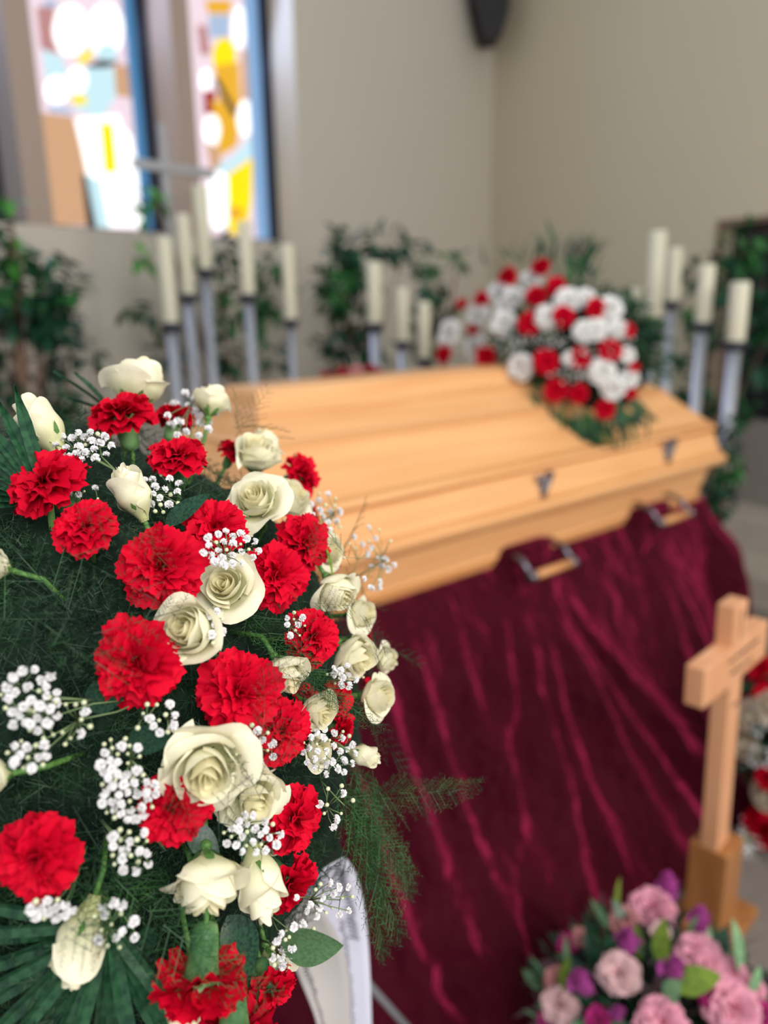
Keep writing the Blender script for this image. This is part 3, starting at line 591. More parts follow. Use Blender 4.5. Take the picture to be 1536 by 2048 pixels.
# small white vase at the end of the drape
p = atz(1431, 1088, 0.36); mb = MB(); mb.lathe(Vector((p.x, p.y, 0)), [(0.045, 0), (0.05, 0.3), (0.036, 0.36), (0.040, 0.46), (0.041, 0.47), (0.034, 0.47)], 20)
tag(mb.build('floor_vase', [M['white_pot']], smooth=True, origin=(p.x, p.y, 0)), 'small white vase standing behind the right corner of the velvet drape', 'vase')

# ------------------------------------------------------------------ flowers: petals and heads
def ss(x, a, b): t = np.clip((x - a) / (b - a), 0, 1); return t * t * (3 - 2 * t)
def grid_faces(nu, nv): return [(i * nv + j, (i + 1) * nv + j, (i + 1) * nv + j + 1, i * nv + j + 1) for i in range(nu - 1) for j in range(nv - 1)]
def rose_petal(ang, span, rb, rm, rt, h, z0, curl=0.0, spiral=0.06, nu=13, nv=12, seed=0, point=0.0, side=0.0):
    u = np.linspace(-1, 1, nu)[:, None]; v = np.linspace(0, 1, nv)[None, :]; rg = np.random.default_rng(seed)
    wsh = 0.42 + 0.58 * ss(v, 0, 0.55)
    a = ang + u * span / 2 * wsh
    zz = z0 + h * v * (1 - 0.30 * np.abs(u) ** 2.6 * v) + point * h * np.exp(-(u * 3) ** 2) * ss(v, .8, 1)
    r = rb + (rm - rb) * ss(v, 0, 0.6) ** 0.8 + (rt - rm) * ss(v, 0.45, 1.0) + spiral * 0.5 * u * v
    ph = rg.uniform(0, 6, 3)
    r = r + (0.010 + .05 * rm) * np.sin(u * 3.1 + ph[0]) * v + (.006 + .035 * rm) * np.sin(u * 6 + ph[1]) * ss(v, .6, 1)
    e = ss(v, 0.74, 1.0) * (0.75 + 0.4 * np.sin(u * 2.2 + ph[2])); lip = ss(np.abs(u), 0.55, 1.0) * ss(v, .3, .9)
    r = r + curl * e + side * lip; zz = zz - curl * 0.85 * e ** 2
    V = np.stack([r * np.cos(a), r * np.sin(a), zz + 0 * a], -1).reshape(-1, 3)
    t = (v + 0 * u).reshape(-1)
    return V, grid_faces(nu, nv), t
def rose_layers(kind, seed):
    rg = np.random.default_rng(seed); P = []; g = 2.39996
    # (count, span, r_base, r_mid, r_top, height, z0, curl)
    base = {'open': [(2, 230, .02, .05, .06, .60, -.22, 0), (2, 215, .03, .105, .11, .64, -.25, .0), (3, 175, .05, .17, .18, .65, -.28, .01), (3, 165, .06, .25, .27, .62, -.30, .03), (4, 135, .06, .325, .39, .57, -.31, .09), (5, 100, .05, .39, .53, .44, -.31, .13)],
            'half': [(2, 230, .02, .055, .065, .70, -.27, 0), (2, 210, .03, .10, .11, .73, -.29, .0), (3, 175, .05, .17, .175, .74, -.31, .01), (3, 165, .06, .255, .26, .72, -.33, .02), (4, 140, .06, .325, .34, .66, -.34, .06), (3, 130, .05, .36, .43, .54, -.34, .13)],
            'bud': [(2, 230, .02, .06, .05, .98, -.42, 0), (3, 200, .04, .13, .085, 1.02, -.45, 0), (3, 180, .06, .21, .14, 1.0, -.47, .01), (4, 165, .08, .275, .20, .97, -.48, .04), (3, 160, .08, .325, .27, .92, -.49, .10)]}[kind]
    a0 = rg.uniform(0, 6)
    for li, (n, span, rb, rm, rt, h, z0, curl) in enumerate(base):
        for k in range(n):
            a0 += 2 * PI / n + (0.25 if k == 0 else 0) + rg.uniform(-.12, .12)
            P.append((li, rose_petal(a0, R(span), rb, rm * rg.uniform(.96, 1.04), rt * rg.uniform(.88, 1.12) if li > 3 else rt * rg.uniform(.95, 1.06), h * rg.uniform(.90, 1.08), z0, curl * rg.uniform(.2, 1.9), seed=seed * 50 + li * 9 + k, point=0.03 * rg.uniform(0, 1), side=curl * rg.uniform(-.1, .3))))
    return P, len(base)
ROSES = {}
for kind in ('open', 'half', 'bud'):
    for sd in (1, 2):
        P, nl = rose_layers(kind, sd); L_ = []
        for li, (V, Fc, t) in P: L_.append(mk_mesh('petal', V.tolist(), Fc, M['rose_in'] if li < 3 and kind != 'bud' else M['rose'], t=t))
        ROSES[kind, sd] = L_
def whole_rose(kind, sd, mat):
    P, nl = rose_layers(kind, sd); V = []; Fc = []; T = []; k = 0
    for li, (v, f, t) in P: V.append(v); Fc += [tuple(i + k for i in q) for q in f]; T.append(t); k += len(v)
    return mk_mesh('blossom', np.concatenate(V).tolist(), Fc, mat, t=np.concatenate(T))
def sepals():
    S = Soup()
    for k in range(5):
        a = 2 * PI * k / 5; v, f = leaf_geo(0.42, 0.13, 0.3, -0.6, 6)
        S.put((v, f), basis((math.cos(a), math.sin(a), 0.25), (-math.cos(a) * .3, -math.sin(a) * .3, 1)), (0, 0, -0.36))
    mb = MB(); mb.lathe((0, 0, -0.46), [(0.03, 0), (0.075, 0.03), (0.09, 0.08), (0.06, 0.13)], 12)
    S.put((np.array(mb.v), mb.f), np.eye(3), (0, 0, 0))
    return S.mesh('sepals', [M['stem']])
SEP = sepals()

def carn_petal(V, Fc, T, k, ang, elev, L, w, z0, seed, nu=17, nv=7, amp=0.055, roll=0.25):
    rg = np.random.default_rng(seed); u = np.linspace(-1, 1, nu)[:, None]; v = np.linspace(0, 1, nv)[None, :]
    phi = u * w / 2 * (0.35 + 0.65 * ss(v, 0, .6)); ph = rg.uniform(0, 6, 3)
    edge = 1 + 0.035 * ss(v, .8, 1) * np.where(np.arange(nu) % 2 == 0, 1, -1)[:, None] + 0.07 * np.sin(u * 2.5 + ph[0]) * v
    r = L * v * edge * (1 - .10 * u ** 2)
    x = r * np.cos(phi); y = r * np.sin(phi)
    z = amp * v ** 1.6 * (np.sin(u * 5.5 + ph[1]) + 0.5 * np.sin(u * 12 + ph[2])) - roll * L * (v ** 2.2) + 0.0 * u
    ce, se = math.cos(elev), math.sin(elev)
    X = x * ce - z * se; Z = x * se + z * ce; ca, sa = math.cos(ang), math.sin(ang)
    V.append(np.stack([X * ca - y * sa, X * sa + y * ca, Z + z0], -1).reshape(-1, 3)); T.append((v + 0 * u).reshape(-1))
    Fc += [tuple(i + k for i in q) for q in grid_faces(nu, nv)]
    return k + nu * nv
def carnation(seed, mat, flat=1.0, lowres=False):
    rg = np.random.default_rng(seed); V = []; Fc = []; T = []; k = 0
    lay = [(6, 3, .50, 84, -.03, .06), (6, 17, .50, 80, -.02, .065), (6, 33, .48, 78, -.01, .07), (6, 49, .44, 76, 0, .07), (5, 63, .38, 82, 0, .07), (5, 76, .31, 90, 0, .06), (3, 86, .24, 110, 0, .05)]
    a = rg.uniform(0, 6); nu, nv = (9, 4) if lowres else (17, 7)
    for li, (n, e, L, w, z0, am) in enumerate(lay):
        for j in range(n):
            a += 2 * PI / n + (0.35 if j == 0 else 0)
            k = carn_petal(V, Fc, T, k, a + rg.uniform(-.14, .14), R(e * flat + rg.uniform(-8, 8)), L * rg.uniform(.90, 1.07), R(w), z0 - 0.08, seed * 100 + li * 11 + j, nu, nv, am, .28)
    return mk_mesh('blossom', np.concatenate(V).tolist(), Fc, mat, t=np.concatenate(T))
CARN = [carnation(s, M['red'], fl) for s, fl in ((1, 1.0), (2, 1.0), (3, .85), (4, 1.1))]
def calyx_mesh():
    mb = MB(); mb.lathe((0, 0, -0.66), [(0.06, 0), (0.13, 0.03), (0.155, 0.15), (0.165, 0.34), (0.185, 0.50), (0.21, 0.58)], 14)
    v = np.array(mb.v)
    S = Soup(); S.put((v, mb.f), np.eye(3), (0, 0, 0))
    for j in range(5):
        a = 2 * PI * j / 5; S.put(leaf_geo(0.16, 0.13, 0.0, 0.1, 4), basis((math.cos(a) * .45, math.sin(a) * .45, 1), (math.cos(a), math.sin(a), 0)), (0.17 * math.cos(a), 0.17 * math.sin(a), -0.17))
    return S.mesh('calyx', [M['calyx']])
CAL = calyx_mesh()

def frame(loc, face, spin, s):
    z = Vector(face).normalized(); x = z.orthogonal().normalized(); y = z.cross(x)
    m = Matrix((x, y, z)).transposed() @ Matrix.Rotation(spin, 3, 'Z')
    return Matrix.Translation(loc) @ m.to_4x4() @ Matrix.Scale(s, 4)
def cface(fx, fy, fz): return (M3 @ Vector((fx, fy, fz))).normalized()

class Dome:
    """ellipsoid whose surface carries the flower heads"""
    def __init__(s, c, r): s.c = Vector(c); s.r = Vector(r)
    def hit(s, x, y, extra=1.0):
        rr = s.r * extra; d = ray(x, y); o = EYE - s.c
        d2 = Vector((d.x / rr.x, d.y / rr.y, d.z / rr.z)); o2 = Vector((o.x / rr.x, o.y / rr.y, o.z / rr.z))
        a = d2.dot(d2); b = o2.dot(d2); c = o2.dot(o2) - 1; D = b * b - a * c
        t = (-b - math.sqrt(D)) / a if D > 0 else -b / a
        p = EYE + d * t; q = p - s.c; n = Vector((q.x / rr.x ** 2, q.y / rr.y ** 2, q.z / rr.z ** 2)).normalized()
        return p, n
    def inside(s, x, y, k=1.0):
        d = ray(x, y).normalized(); o = s.c - EYE; return (o - d * o.dot(d)).length < s.r.x * k
    def surf(s, n, k=1.0):       # point for a unit direction
        return s.c + Vector((n.x * s.r.x, n.y * s.r.y, n.z * s.r.z)) * k

def stem_child(rt, mw, s, dome, length=0.1):
    """a stem from the base of the head bending into the arrangement"""
    zb = mw.col[2].to_3d().normalized(); p0 = mw.translation - zb * s * 0.42; inward = (dome.c - p0).normalized()
    p1 = p0 - zb * 0.02; p2 = p1 + (inward - zb * 0.5).normalized() * length * 0.5; p3 = p2 + inward * length * 0.6
    inv = mw.inverted(); pts = [inv @ p for p in (p0, p1, p2, p3)]
    mb = MB(); mb.tube(pts, 0.0022 / s, 6); link('stem', mk_mesh('stem', mb.v, mb.f, M['stem'], smooth=True), rt)

def put_rose(dome, x, y, wpx, face, kind, label, group, spin=None, push=0.0, sd=None):
    p, n = dome.hit(x, y); n = Vector(n) if face is None else cface(*face)
    s = wpx / 1540 * (p - EYE).length * (0.88 if kind == 'open' else 1.18 if kind == 'half' else 1.5); p = p + (p - dome.c).normalized() * push
    mw = frame(p, n, RNG.uniform(0, 6.28) if spin is None else spin, s)
    rt = empty('rose', mw=mw); tag(rt, label, 'rose', group)
    for me in ROSES[kind, sd or int(RNG.integers(1, 3))]: link('petal', me, rt)
    link('sepals', SEP, rt); stem_child(rt, mw, s, dome); return rt
def put_carn(dome, x, y, wpx, face, label, group, push=0.0, v=None):
    p, n = dome.hit(x, y); n = Vector(n) if face is None else cface(*face)
    s = 0.93 * wpx / 1540 * (p - EYE).length; p = p + (p - dome.c).normalized() * push
    mw = frame(p, n, RNG.uniform(0, 6.28), s)
    rt = empty('carnation', mw=mw); tag(rt, label, 'carnation', group)
    link('blossom', CARN[int(RNG.integers(0, 4)) if v is None else v], rt); link('calyx', CAL, rt); stem_child(rt, mw, s, dome); return rt

# ------------------------------------------------------------------ large standing spray in the foreground
cr = ray(150, 1450).normalized(); B = Dome(EYE + cr * 0.95, (0.36, 0.36, 0.36))
gR, gC = 'cream roses of the foreground spray', 'red carnations of the foreground spray'
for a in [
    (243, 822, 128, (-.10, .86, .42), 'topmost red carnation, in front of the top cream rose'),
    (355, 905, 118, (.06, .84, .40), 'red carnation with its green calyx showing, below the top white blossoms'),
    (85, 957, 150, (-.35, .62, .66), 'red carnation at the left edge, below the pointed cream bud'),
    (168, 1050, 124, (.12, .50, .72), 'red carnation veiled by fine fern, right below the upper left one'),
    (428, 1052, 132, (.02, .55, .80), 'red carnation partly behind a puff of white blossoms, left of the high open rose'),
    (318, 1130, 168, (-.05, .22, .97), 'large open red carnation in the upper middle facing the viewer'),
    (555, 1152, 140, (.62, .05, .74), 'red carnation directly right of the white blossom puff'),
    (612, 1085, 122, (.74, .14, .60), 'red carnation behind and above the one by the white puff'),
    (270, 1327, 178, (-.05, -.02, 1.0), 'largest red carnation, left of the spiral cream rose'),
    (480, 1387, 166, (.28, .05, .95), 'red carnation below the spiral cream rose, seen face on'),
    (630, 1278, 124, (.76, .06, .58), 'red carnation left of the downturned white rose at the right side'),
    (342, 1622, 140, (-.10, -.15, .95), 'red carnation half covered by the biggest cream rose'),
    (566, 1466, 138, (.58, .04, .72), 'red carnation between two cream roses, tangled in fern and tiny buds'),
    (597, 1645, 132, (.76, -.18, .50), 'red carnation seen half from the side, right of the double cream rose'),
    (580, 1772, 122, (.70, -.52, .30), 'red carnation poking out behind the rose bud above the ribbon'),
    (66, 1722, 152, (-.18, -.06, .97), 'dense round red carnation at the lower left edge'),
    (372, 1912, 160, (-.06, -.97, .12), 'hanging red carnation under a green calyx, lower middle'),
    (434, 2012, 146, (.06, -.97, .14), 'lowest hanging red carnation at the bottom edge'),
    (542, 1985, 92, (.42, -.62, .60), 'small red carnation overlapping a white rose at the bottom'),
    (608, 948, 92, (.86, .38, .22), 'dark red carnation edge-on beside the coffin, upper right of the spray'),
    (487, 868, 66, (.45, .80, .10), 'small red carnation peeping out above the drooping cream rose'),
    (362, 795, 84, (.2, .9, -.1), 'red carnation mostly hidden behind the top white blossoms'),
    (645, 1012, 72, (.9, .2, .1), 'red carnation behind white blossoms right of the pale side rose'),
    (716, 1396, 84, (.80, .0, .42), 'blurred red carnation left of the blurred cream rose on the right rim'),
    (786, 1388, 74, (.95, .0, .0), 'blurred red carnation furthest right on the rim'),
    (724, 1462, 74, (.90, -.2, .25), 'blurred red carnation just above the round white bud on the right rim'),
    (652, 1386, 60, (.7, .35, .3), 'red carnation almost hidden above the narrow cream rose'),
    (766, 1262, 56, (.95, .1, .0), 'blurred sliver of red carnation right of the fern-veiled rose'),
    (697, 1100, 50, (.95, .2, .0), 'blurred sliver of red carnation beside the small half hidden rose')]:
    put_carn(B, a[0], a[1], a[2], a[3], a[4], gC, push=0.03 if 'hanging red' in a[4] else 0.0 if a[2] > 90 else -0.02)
for a in [
    (88, 858, 76, (-.52, .84, .08), 'bud', 'pointed cream rose bud at the upper left, standing free against the wall', 0.0),
    (268, 812, 104, (.10, .93, -.25), 'half', 'topmost cream rose behind the topmost red carnation', 0.02),
    (512, 915, 84, (.20, .72, .42), 'half', 'drooping greenish cream rose above the high open rose', 0.0),
    (512, 1003, 122, (-.08, .55, .80), 'open', 'high open cream rose next to the coffin', 0.0),
    (588, 988, 84, (.55, .45, .35), 'half', 'pale cream rose seen from the side, right of the high open rose', -0.01),
    (268, 992, 72, (-.28, .90, .35), 'bud', 'cream rose bud in the upper middle with fern over its lower half', 0.0),
    (452, 1172, 128, (-.04, .30, .95), 'open', 'open cream rose directly below the puff of white blossoms', 0.0),
    (373, 1268, 112, (-.25, .22, .94), 'half', 'yellowish cream rose with a spiral heart between the two big carnations', 0.01),
    (670, 1178, 84, (.45, -.55, .50), 'half', 'cream rose seen from behind under a net of fern', 0.0),
    (670, 1092, 62, (.65, .1, .5), 'half', 'small half hidden cream rose on the upper right rim', -0.01),
    (735, 1222, 66, (.70, .1, .5), 'half', 'small blurred cream rose under the fern at the right rim', -0.01),
    (704, 1308, 86, (.62, -.42, .58), 'half', 'downturned white rose on the right side of the spray', 0.0),
    (566, 1342, 84, (.50, -.62, .50), 'half', 'fern-veiled cream rose behind the face-on carnation', 0.0),
    (634, 1418, 74, (.66, -.22, .72), 'half', 'narrow cream rose facing right, above the tiny white buds', 0.0),
    (397, 1528, 168, (.28, -.28, .92), 'open', 'biggest cream rose in the lower middle with a loose outer petal', 0.015),
    (506, 1592, 128, (.40, -.38, .80), 'open', 'double-looking cream rose with dark fern across it', 0.0),
    (408, 1748, 116, (.16, -.80, .56), 'half', 'heavy cream rose hanging down below the half covered carnation', 0.005),
    (518, 1755, 82, (.28, -.84, .42), 'bud', 'cream rose bud hanging down beside the ribbon', 0.0),
    (165, 1882, 86, (-.18, -.86, .42), 'bud', 'fern-covered cream rose hanging above the palm leaf', -0.005),
    (350, 1994, 72, (-.12, -.95, .20), 'bud', 'pale rose bud hanging below the green calyx at the bottom', 0.012),
    (572, 1968, 78, (.35, -.82, .40), 'half', 'white rose behind the small lowest right carnation', -0.02),
    (-6, 1552, 60, (-.75, .0, .6), 'half', 'cream rose cut off by the left edge at mid height', 0.0),
    (-10, 1120, 60, (-.7, .3, .5), 'half', 'cream rose barely visible at the left edge under the fern', -0.01),
    (750, 1392, 74, (.72, .1, .5), 'half', 'blurred cream rose on the right rim between two red carnations', 0.0),
    (776, 1316, 52, (.85, .1, .3), 'half', 'blurred little rose veiled by fern on the right rim', -0.005),
    (650, 1506, 58, (.7, .2, .5), 'half', 'blurred white rose right of the fern-tangled carnation', -0.01),
    (724, 1510, 42, (.85, -.2, .3), 'bud', 'round white bud on the lower right rim', 0.0),
    (578, 1700, 50, (.6, -.3, .6), 'half', 'small greenish rose above the white ribbon', -0.02),
    (540, 872, 66, (.35, .85, .0), 'half', 'pale rose hidden behind the drooping greenish one', -0.015),
    (428, 790, 66, (.1, .9, -.2), 'half', 'pale blurred rose at the very top beside the coffin end', -0.01)]:
    put_rose(B, a[0], a[1], a[2], a[3], a[4], a[5], gR, push=a[6], spin=2.6 if 'biggest' in a[5] else None, sd=1 if 'biggest' in a[5] else None)

# moss-covered base of the spray
def blob(name, c, r, amp, mat, sub=5, freq=9):
    bm = bmesh.new(); bmesh.ops.create_icosphere(bm, subdivisions=sub, radius=1)
    for v in bm.verts:
        d = v.co.normalized(); k = 1 + amp * noise.noise(d * freq) + amp * 0.5 * noise.noise(d * freq * 3); v.co = Vector((d.x * r[0], d.y * r[1], d.z * r[2])) * k
    me = bpy.data.meshes.new(name); bm.to_mesh(me); bm.free(); me.materials.append(mat); me.polygons.foreach_set('use_smooth', [True] * len(me.polygons))
    o = link(name, me); o.location = c; return o
tag(blob('moss_base', B.c, (0.305, 0.305, 0.305), 0.09, M['core']), 'dark moss mass in the middle of the foreground flower spray', 'flower foam', kind='stuff')

# asparagus fern: fine needles on branching stems
def fern_sprig(L=0.16, nb=16, seed=0, flat=0.6, nl=0.010, dens=1.0, width=0.34):
    rg = np.random.default_rng(seed); V = []; Fc = []; k = 0
    def seg(p, q, w):
        nonlocal k
        d = q - p; s_ = np.cross(d, rg.normal(size=3)); s_ = s_ / (np.linalg.norm(s_) + 1e-9) * w
        V.extend([p - s_, p + s_, q + s_ * .5, q - s_ * .5]); Fc.append((k, k + 1, k + 2, k + 3)); k += 4
    bend = rg.uniform(-.25, .25)
    def cen(t): return np.array([L * t, bend * L * t * t, -0.18 * L * t * t])
    ns = 8
    for i in range(ns): seg(cen(i / ns), cen((i + 1) / ns), 0.0006)
    for b in range(nb):
        t = 0.08 + 0.9 * b / nb; sgn = 1 if b % 2 else -1; bl = L * width * (1 - t) ** 0.6 * rg.uniform(.75, 1.15) + 0.008
        d = np.array([0.62, sgn * 0.78, rg.uniform(-.3, .3) * flat]); d /= np.linalg.norm(d); p0 = cen(t)
        seg(p0, p0 + d * bl, 0.0004)
        nn = int(bl / 0.0022 * dens)
        for j in range(nn):
            tt = (j + 1) / nn; p = p0 + d * bl * tt; l = nl * (1.05 - 0.5 * tt) * rg.uniform(.7, 1.2)
            s2 = 1 if j % 2 else -1
            nd = d * .55 + s2 * np.cross(d, [0, 0, 1]) * .75 + rg.normal(size=3) * .28; nd /= np.linalg.norm(nd)
            w = np.cross(nd, rg.normal(size=3)); w = w / (np.linalg.norm(w) + 1e-9) * 0.00042
            V.extend([p - w, p + w, p + nd * l]); Fc.append((k, k + 1, k + 2)); k += 3
    return np.array(V), Fc
FERN = [fern_sprig(seed=s) for s in range(5)]
S = Soup()
def toward(nrm, t_dir, lift): 
    t = Vector(t_dir) - nrm * Vector(t_dir).dot(nrm); t.normalize(); return (t + nrm * lift).normalized()
for i in range(380):
    # cover the side that can be seen, denser to the left and below
    x = RNG.uniform(-80, 780); y = RNG.uniform(760, 2140)
    if x > 560 and RNG.random() < 0.35: continue
    if not B.inside(x, y, .93): continue
    p, n = B.hit(x, y, RNG.uniform(0.80, 0.91))
    ctr = B.hit(330, 1300)[0]; out = p - ctr
    dr = toward(n, out + Vector(rand_unit()) * 0.22, RNG.uniform(0.0, 0.5))
    p = p - dr * 0.05
    S.put(FERN[i % 5], basis(dr, n), p, RNG.uniform(0.7, 1.15))
# sprigs lying across particular flowers: (x, y, direction on the picture plane, scale)
for x, y, dx, dy, sc_ in [(120, 1095, .6, .35, .75), (140, 1010, .9, .3, .6), (240, 1040, .5, .6, .45), (620, 1130, .5, -.5, .5), (620, 1205, .8, -.2, .55), (700, 1130, -.2, -.8, .5), (520, 1320, .7, .2, .5), (540, 1300, .6, .6, .5),
                          (440, 1560, .7, -.1, .45), (450, 1640, .2, -.8, .5), (530, 1620, -.4, -.7, .5), (360, 1720, .9, -.3, .4), (120, 1840, .7, .7, .6), (180, 1930, .1, -.9, .6), (150, 1880, .6, -.5, .5), (520, 1500, .3, -.8, .5), (575, 1560, -.3, -.8, .45), (600, 1330, .3, -.6, .5),
                          (720, 1230, .5, .1, .5), (760, 1350, .3, -.6, .45), (0, 1180, .7, .6, .9), (60, 1300, .9, -.3, .9), (170, 1250, -.6, -.6, .8), (340, 1560, .4, .8, .4), (560, 1420, .3, .8, .4)]:
    p, n = B.hit(x, y, 1.07); dr = (M3 @ Vector((dx, -dy, 0.0))).normalized(); dr = toward(n, dr, 0.05); S.put(FERN[int(x) % 5], basis(dr, n), p, sc_ * .75)
# wisps standing out beyond the rim on the right and top
for x, y, dx, dy, sc_ in [(700, 1080, .6, -.8, 0.50), (730, 1150, .8, -.5, 0.44), (740, 1200, .7, .2, 0.33), (770, 1290, .9, .3, .5), (500, 830, .5, -.8, 0.44), (520, 850, .95, -.1, 0.39), (480, 820, .1, -.9, 0.33), (560, 870, .8, -.2, 0.28), (770, 1480, .6, .7, .5), (770, 1600, .9, .1, .7)]:
    p, n = B.hit(x, y, 1.0); dr = (M3 @ Vector((dx, -dy, -0.1))).normalized(); S.put(FERN[int(x) % 5], basis(dr, n), p - dr * 0.03, sc_)
tag(link('asparagus_fern', S.mesh('asparagus_fern', [M['fern']], smooth=False)), 'fine feathery asparagus fern woven all through the foreground spray', 'fern', kind='stuff')

# broader tree-fern fronds hanging at the right below the rim
def frond_geo(L=0.2, n=26, w=0.30, seed=0):
    S_ = Soup(); g = leaf_geo(1, 0.22, .1, .1, 3)
    for i in range(n):
        t = (i + 1) / (n + 1); l = L * w * math.sin(PI * (0.12 + 0.88 * t) ** 0.9) + 0.004
        for s_ in (-1, 1): S_.put(g, basis((0.45, s_, 0.1), (0, 0, 1)), (L * t, 0, -0.2 * L * t * t), l)
    mb = MB(); mb.tube([(L * i / 8, 0, -0.2 * L * (i / 8) ** 2) for i in range(9)], 0.0009, 5); S_.put((np.array(mb.v), mb.f), np.eye(3), (0, 0, 0))
    return np.concatenate(S_.V), S_.Fc
FR = fern_sprig(L=0.2, nb=60, seed=9, nl=0.011, dens=.8, width=0.20); FRM = mk_mesh('fern_frond', FR[0].tolist(), FR[1], M['fern_l'], smooth=False)
def frond(x, y, ex, dx, dy, dz, sc_, label, group='tree fern fronds of the foreground spray'):
    p, n = B.hit(x, y, ex); dr = (M3 @ Vector((dx, -dy, dz))).normalized(); bs = basis(dr, n)
    m = Matrix([[bs[j][i] for j in range(3)] for i in range(3)]).to_4x4()
    o = link('fern_frond', FRM, None, Matrix.Translation(p) @ m @ Matrix.Scale(sc_, 4)); return tag(o, label, 'fern frond', group)
for a in [(700, 1500, .95, .25, .95, 0, .85, 'green fern frond hanging against the velvet from under the round white bud'), (680, 1540, .95, .35, .9, .0, .95, 'long fern frond hanging furthest down beside the white ribbon'), (720, 1560, .97, .4, .85, -.1, .75, 'fern frond hanging close to the velvet, outer right'),
          (660, 1560, .95, .6, .75, 0, .65, 'short fern frond just above the top of the white ribbon'), (700, 1590, .96, .25, .95, .0, .9, 'fern frond hanging close beside the outer ribbon tail'), (745, 1540, .97, .1, .98, -.1, .7, 'fern frond hanging under the rim, nearest the velvet'), (740, 1580, .98, .95, .15, 0, .55, 'fern tip sticking out sideways over the velvet'), (40, 1260, .95, -.6, -.5, .2, .8, 'fern frond at the left edge above the tiny white blossoms'),
          (150, 1660, .92, .5, .5, .2, .9, 'fern frond in the dark gap right of the round carnation'),
          (480, 1210, .93, .6, .5, .3, .65, 'fern frond right of the rose under the white puff'), (540, 1280, .94, .6, .4, .3, .6, 'fern frond between the two right-hand carnations'), (30, 1500, .93, -.5, .4, .3, .9, 'fern frond left of the dark middle, near the left edge')]: frond(*a)

# broad leaves
def broad(name, x, y, L, w, dx, dy, dz, ex, mat, label, cat='leaf', nrm=None, droop=.15):
    p, n = B.hit(x, y, ex); g = leaf_geo(1, w, 0.18, droop, 10); dr = (M3 @ Vector((dx, -dy, dz))).normalized()
    n2 = n if nrm is None else cface(*nrm); bs = basis(dr, n2); s = L / 1540 * (p - EYE).length
    m = Matrix([[bs[j][i] for j in range(3)] for i in range(3)]).to_4x4()
    o = link(name, mk_mesh(name, g[0].tolist(), g[1], mat), None, Matrix.Translation(p) @ m @ Matrix.Scale(s, 4))
    return tag(o, label, cat, 'broad leaves of the foreground spray')
for a in [(330, 1052, 105, .38, .75, -.6, .1, .98, M['salal'], 'dark glossy leaf pointing up right between the upper carnations'),
          (455, 1830, 110, .62, .45, .85, .1, .95, M['salal'], 'dark green veined leaf below the two hanging roses'),
          (490, 1660, 90, .5, .3, .9, .2, .95, M['salal'], 'dark leaf below the double-looking rose'),
          (378, 1645, 95, .5, .6, .7, .2, .95, M['salal'], 'blue-green leaf behind the half covered carnation'),
          (255, 1480, 95, .55, .8, -.1, .3, .95, M['salal'], 'small pointed leaf left of the biggest rose'),
          (560, 1880, 110, .8, .85, .1, .15, 1.04, M['salal_l'], 'pale round leaf lying over the ribbon'),
          (170, 1410, 100, .6, .6, -.3, .2, .9, M['salal'], 'dark leaf in the gap under the largest carnation'),
          (300, 1850, 110, .5, -.4, .8, .0, .93, M['salal'], 'dark leaf left of the hanging green calyx'),
          (650, 1090, 75, .16, .35, .9, .3, 1.03, M['olive'], 'narrow bright green leaf over the upper right carnation'),
          (560, 1230, 80, .4, .8, .5, .2, .92, M['salal'], 'dark leaf left of the right side carnation'),
          (470, 1930, 120, .4, .4, .9, .1, .92, M['salal'], 'dark leaf above the small lowest right carnation')]: broad('leaf', *a)

# palm leaves: pleated straight blades fanning from one point
def palm(x, y, ex, blades, label, name='palm_leaf'):
    p, n = B.hit(x, y, ex); rt = empty(name, p)
    for dx, dy, dz, L in blades:
        dr = (M3 @ Vector((dx, -dy, dz))).normalized(); s = L / 1540 * (p - EYE).length; v = []; f = []; w = 0.0052; nn = 12
        for i in range(nn + 1):
            t = i / nn; ww = w * (0.25 + 0.75 * min(1, t * 3)) * (1 - max(0, t - .7) / .3 * .92); z = -0.10 * t * t
            v += [(t, -ww / s, z + .003 / s), (t, 0, z), (t, ww / s, z + .003 / s)]
        for i in range(nn): a = 3 * i; f += [(a, a + 3, a + 4, a + 1), (a + 1, a + 4, a + 5, a + 2)]
        bs = basis(dr, n + Vector(rand_unit()) * .25); m = Matrix([[bs[j][i] for j in range(3)] for i in range(3)]).to_4x4()
        link('leaf_blade', mk_mesh('leaf_blade', v, f, M['palm'], smooth=False), rt, m @ Matrix.Scale(s, 4))
    mb = MB(); mb.tube([(0, 0, 0), (B.c - p) * 0.25], 0.003, 8); mb.build('stalk', [M['stem']], rt, smooth=True)
    return tag(rt, label, 'palm leaf')
palm(215, 1840, .97, [(math.cos(R(a)), math.sin(R(a)), .12 + .1 * math.sin(i * 2.1), L) for i, (a, L) in enumerate([(188, 240), (178, 250), (168, 250), (159, 270), (151, 290), (143, 300), (135, 310), (127, 310), (119, 300), (110, 290), (101, 280), (92, 270), (83, 260), (74, 250), (66, 240), (57, 220), (48, 190)])], 'fan palm leaf spreading its straight blades over the lower left corner')
palm(100, 1010, .96, [(math.cos(R(a)), math.sin(R(a)), -.05, L) for a, L in [(252, 240), (243, 230), (232, 210), (222, 180), (212, 170), (203, 160), (195, 150), (187, 140), (180, 130)]], 'palm leaf with blades reaching up at the upper left edge')
palm(225, 830, .95, [(-.75, -.65, -.05, 140), (-.62, -.78, -.05, 110), (-.9, -.4, 0, 90)], 'thin palm blades behind the topmost rose pointing up left')
palm(330, 2040, .95, [(-.3, .95, .1, 160), (0, 1, .1, 150), (.3, .95, .1, 150), (-.6, .8, .1, 150), (.6, .8, .1, 140)], 'palm leaf just visible along the bottom edge')

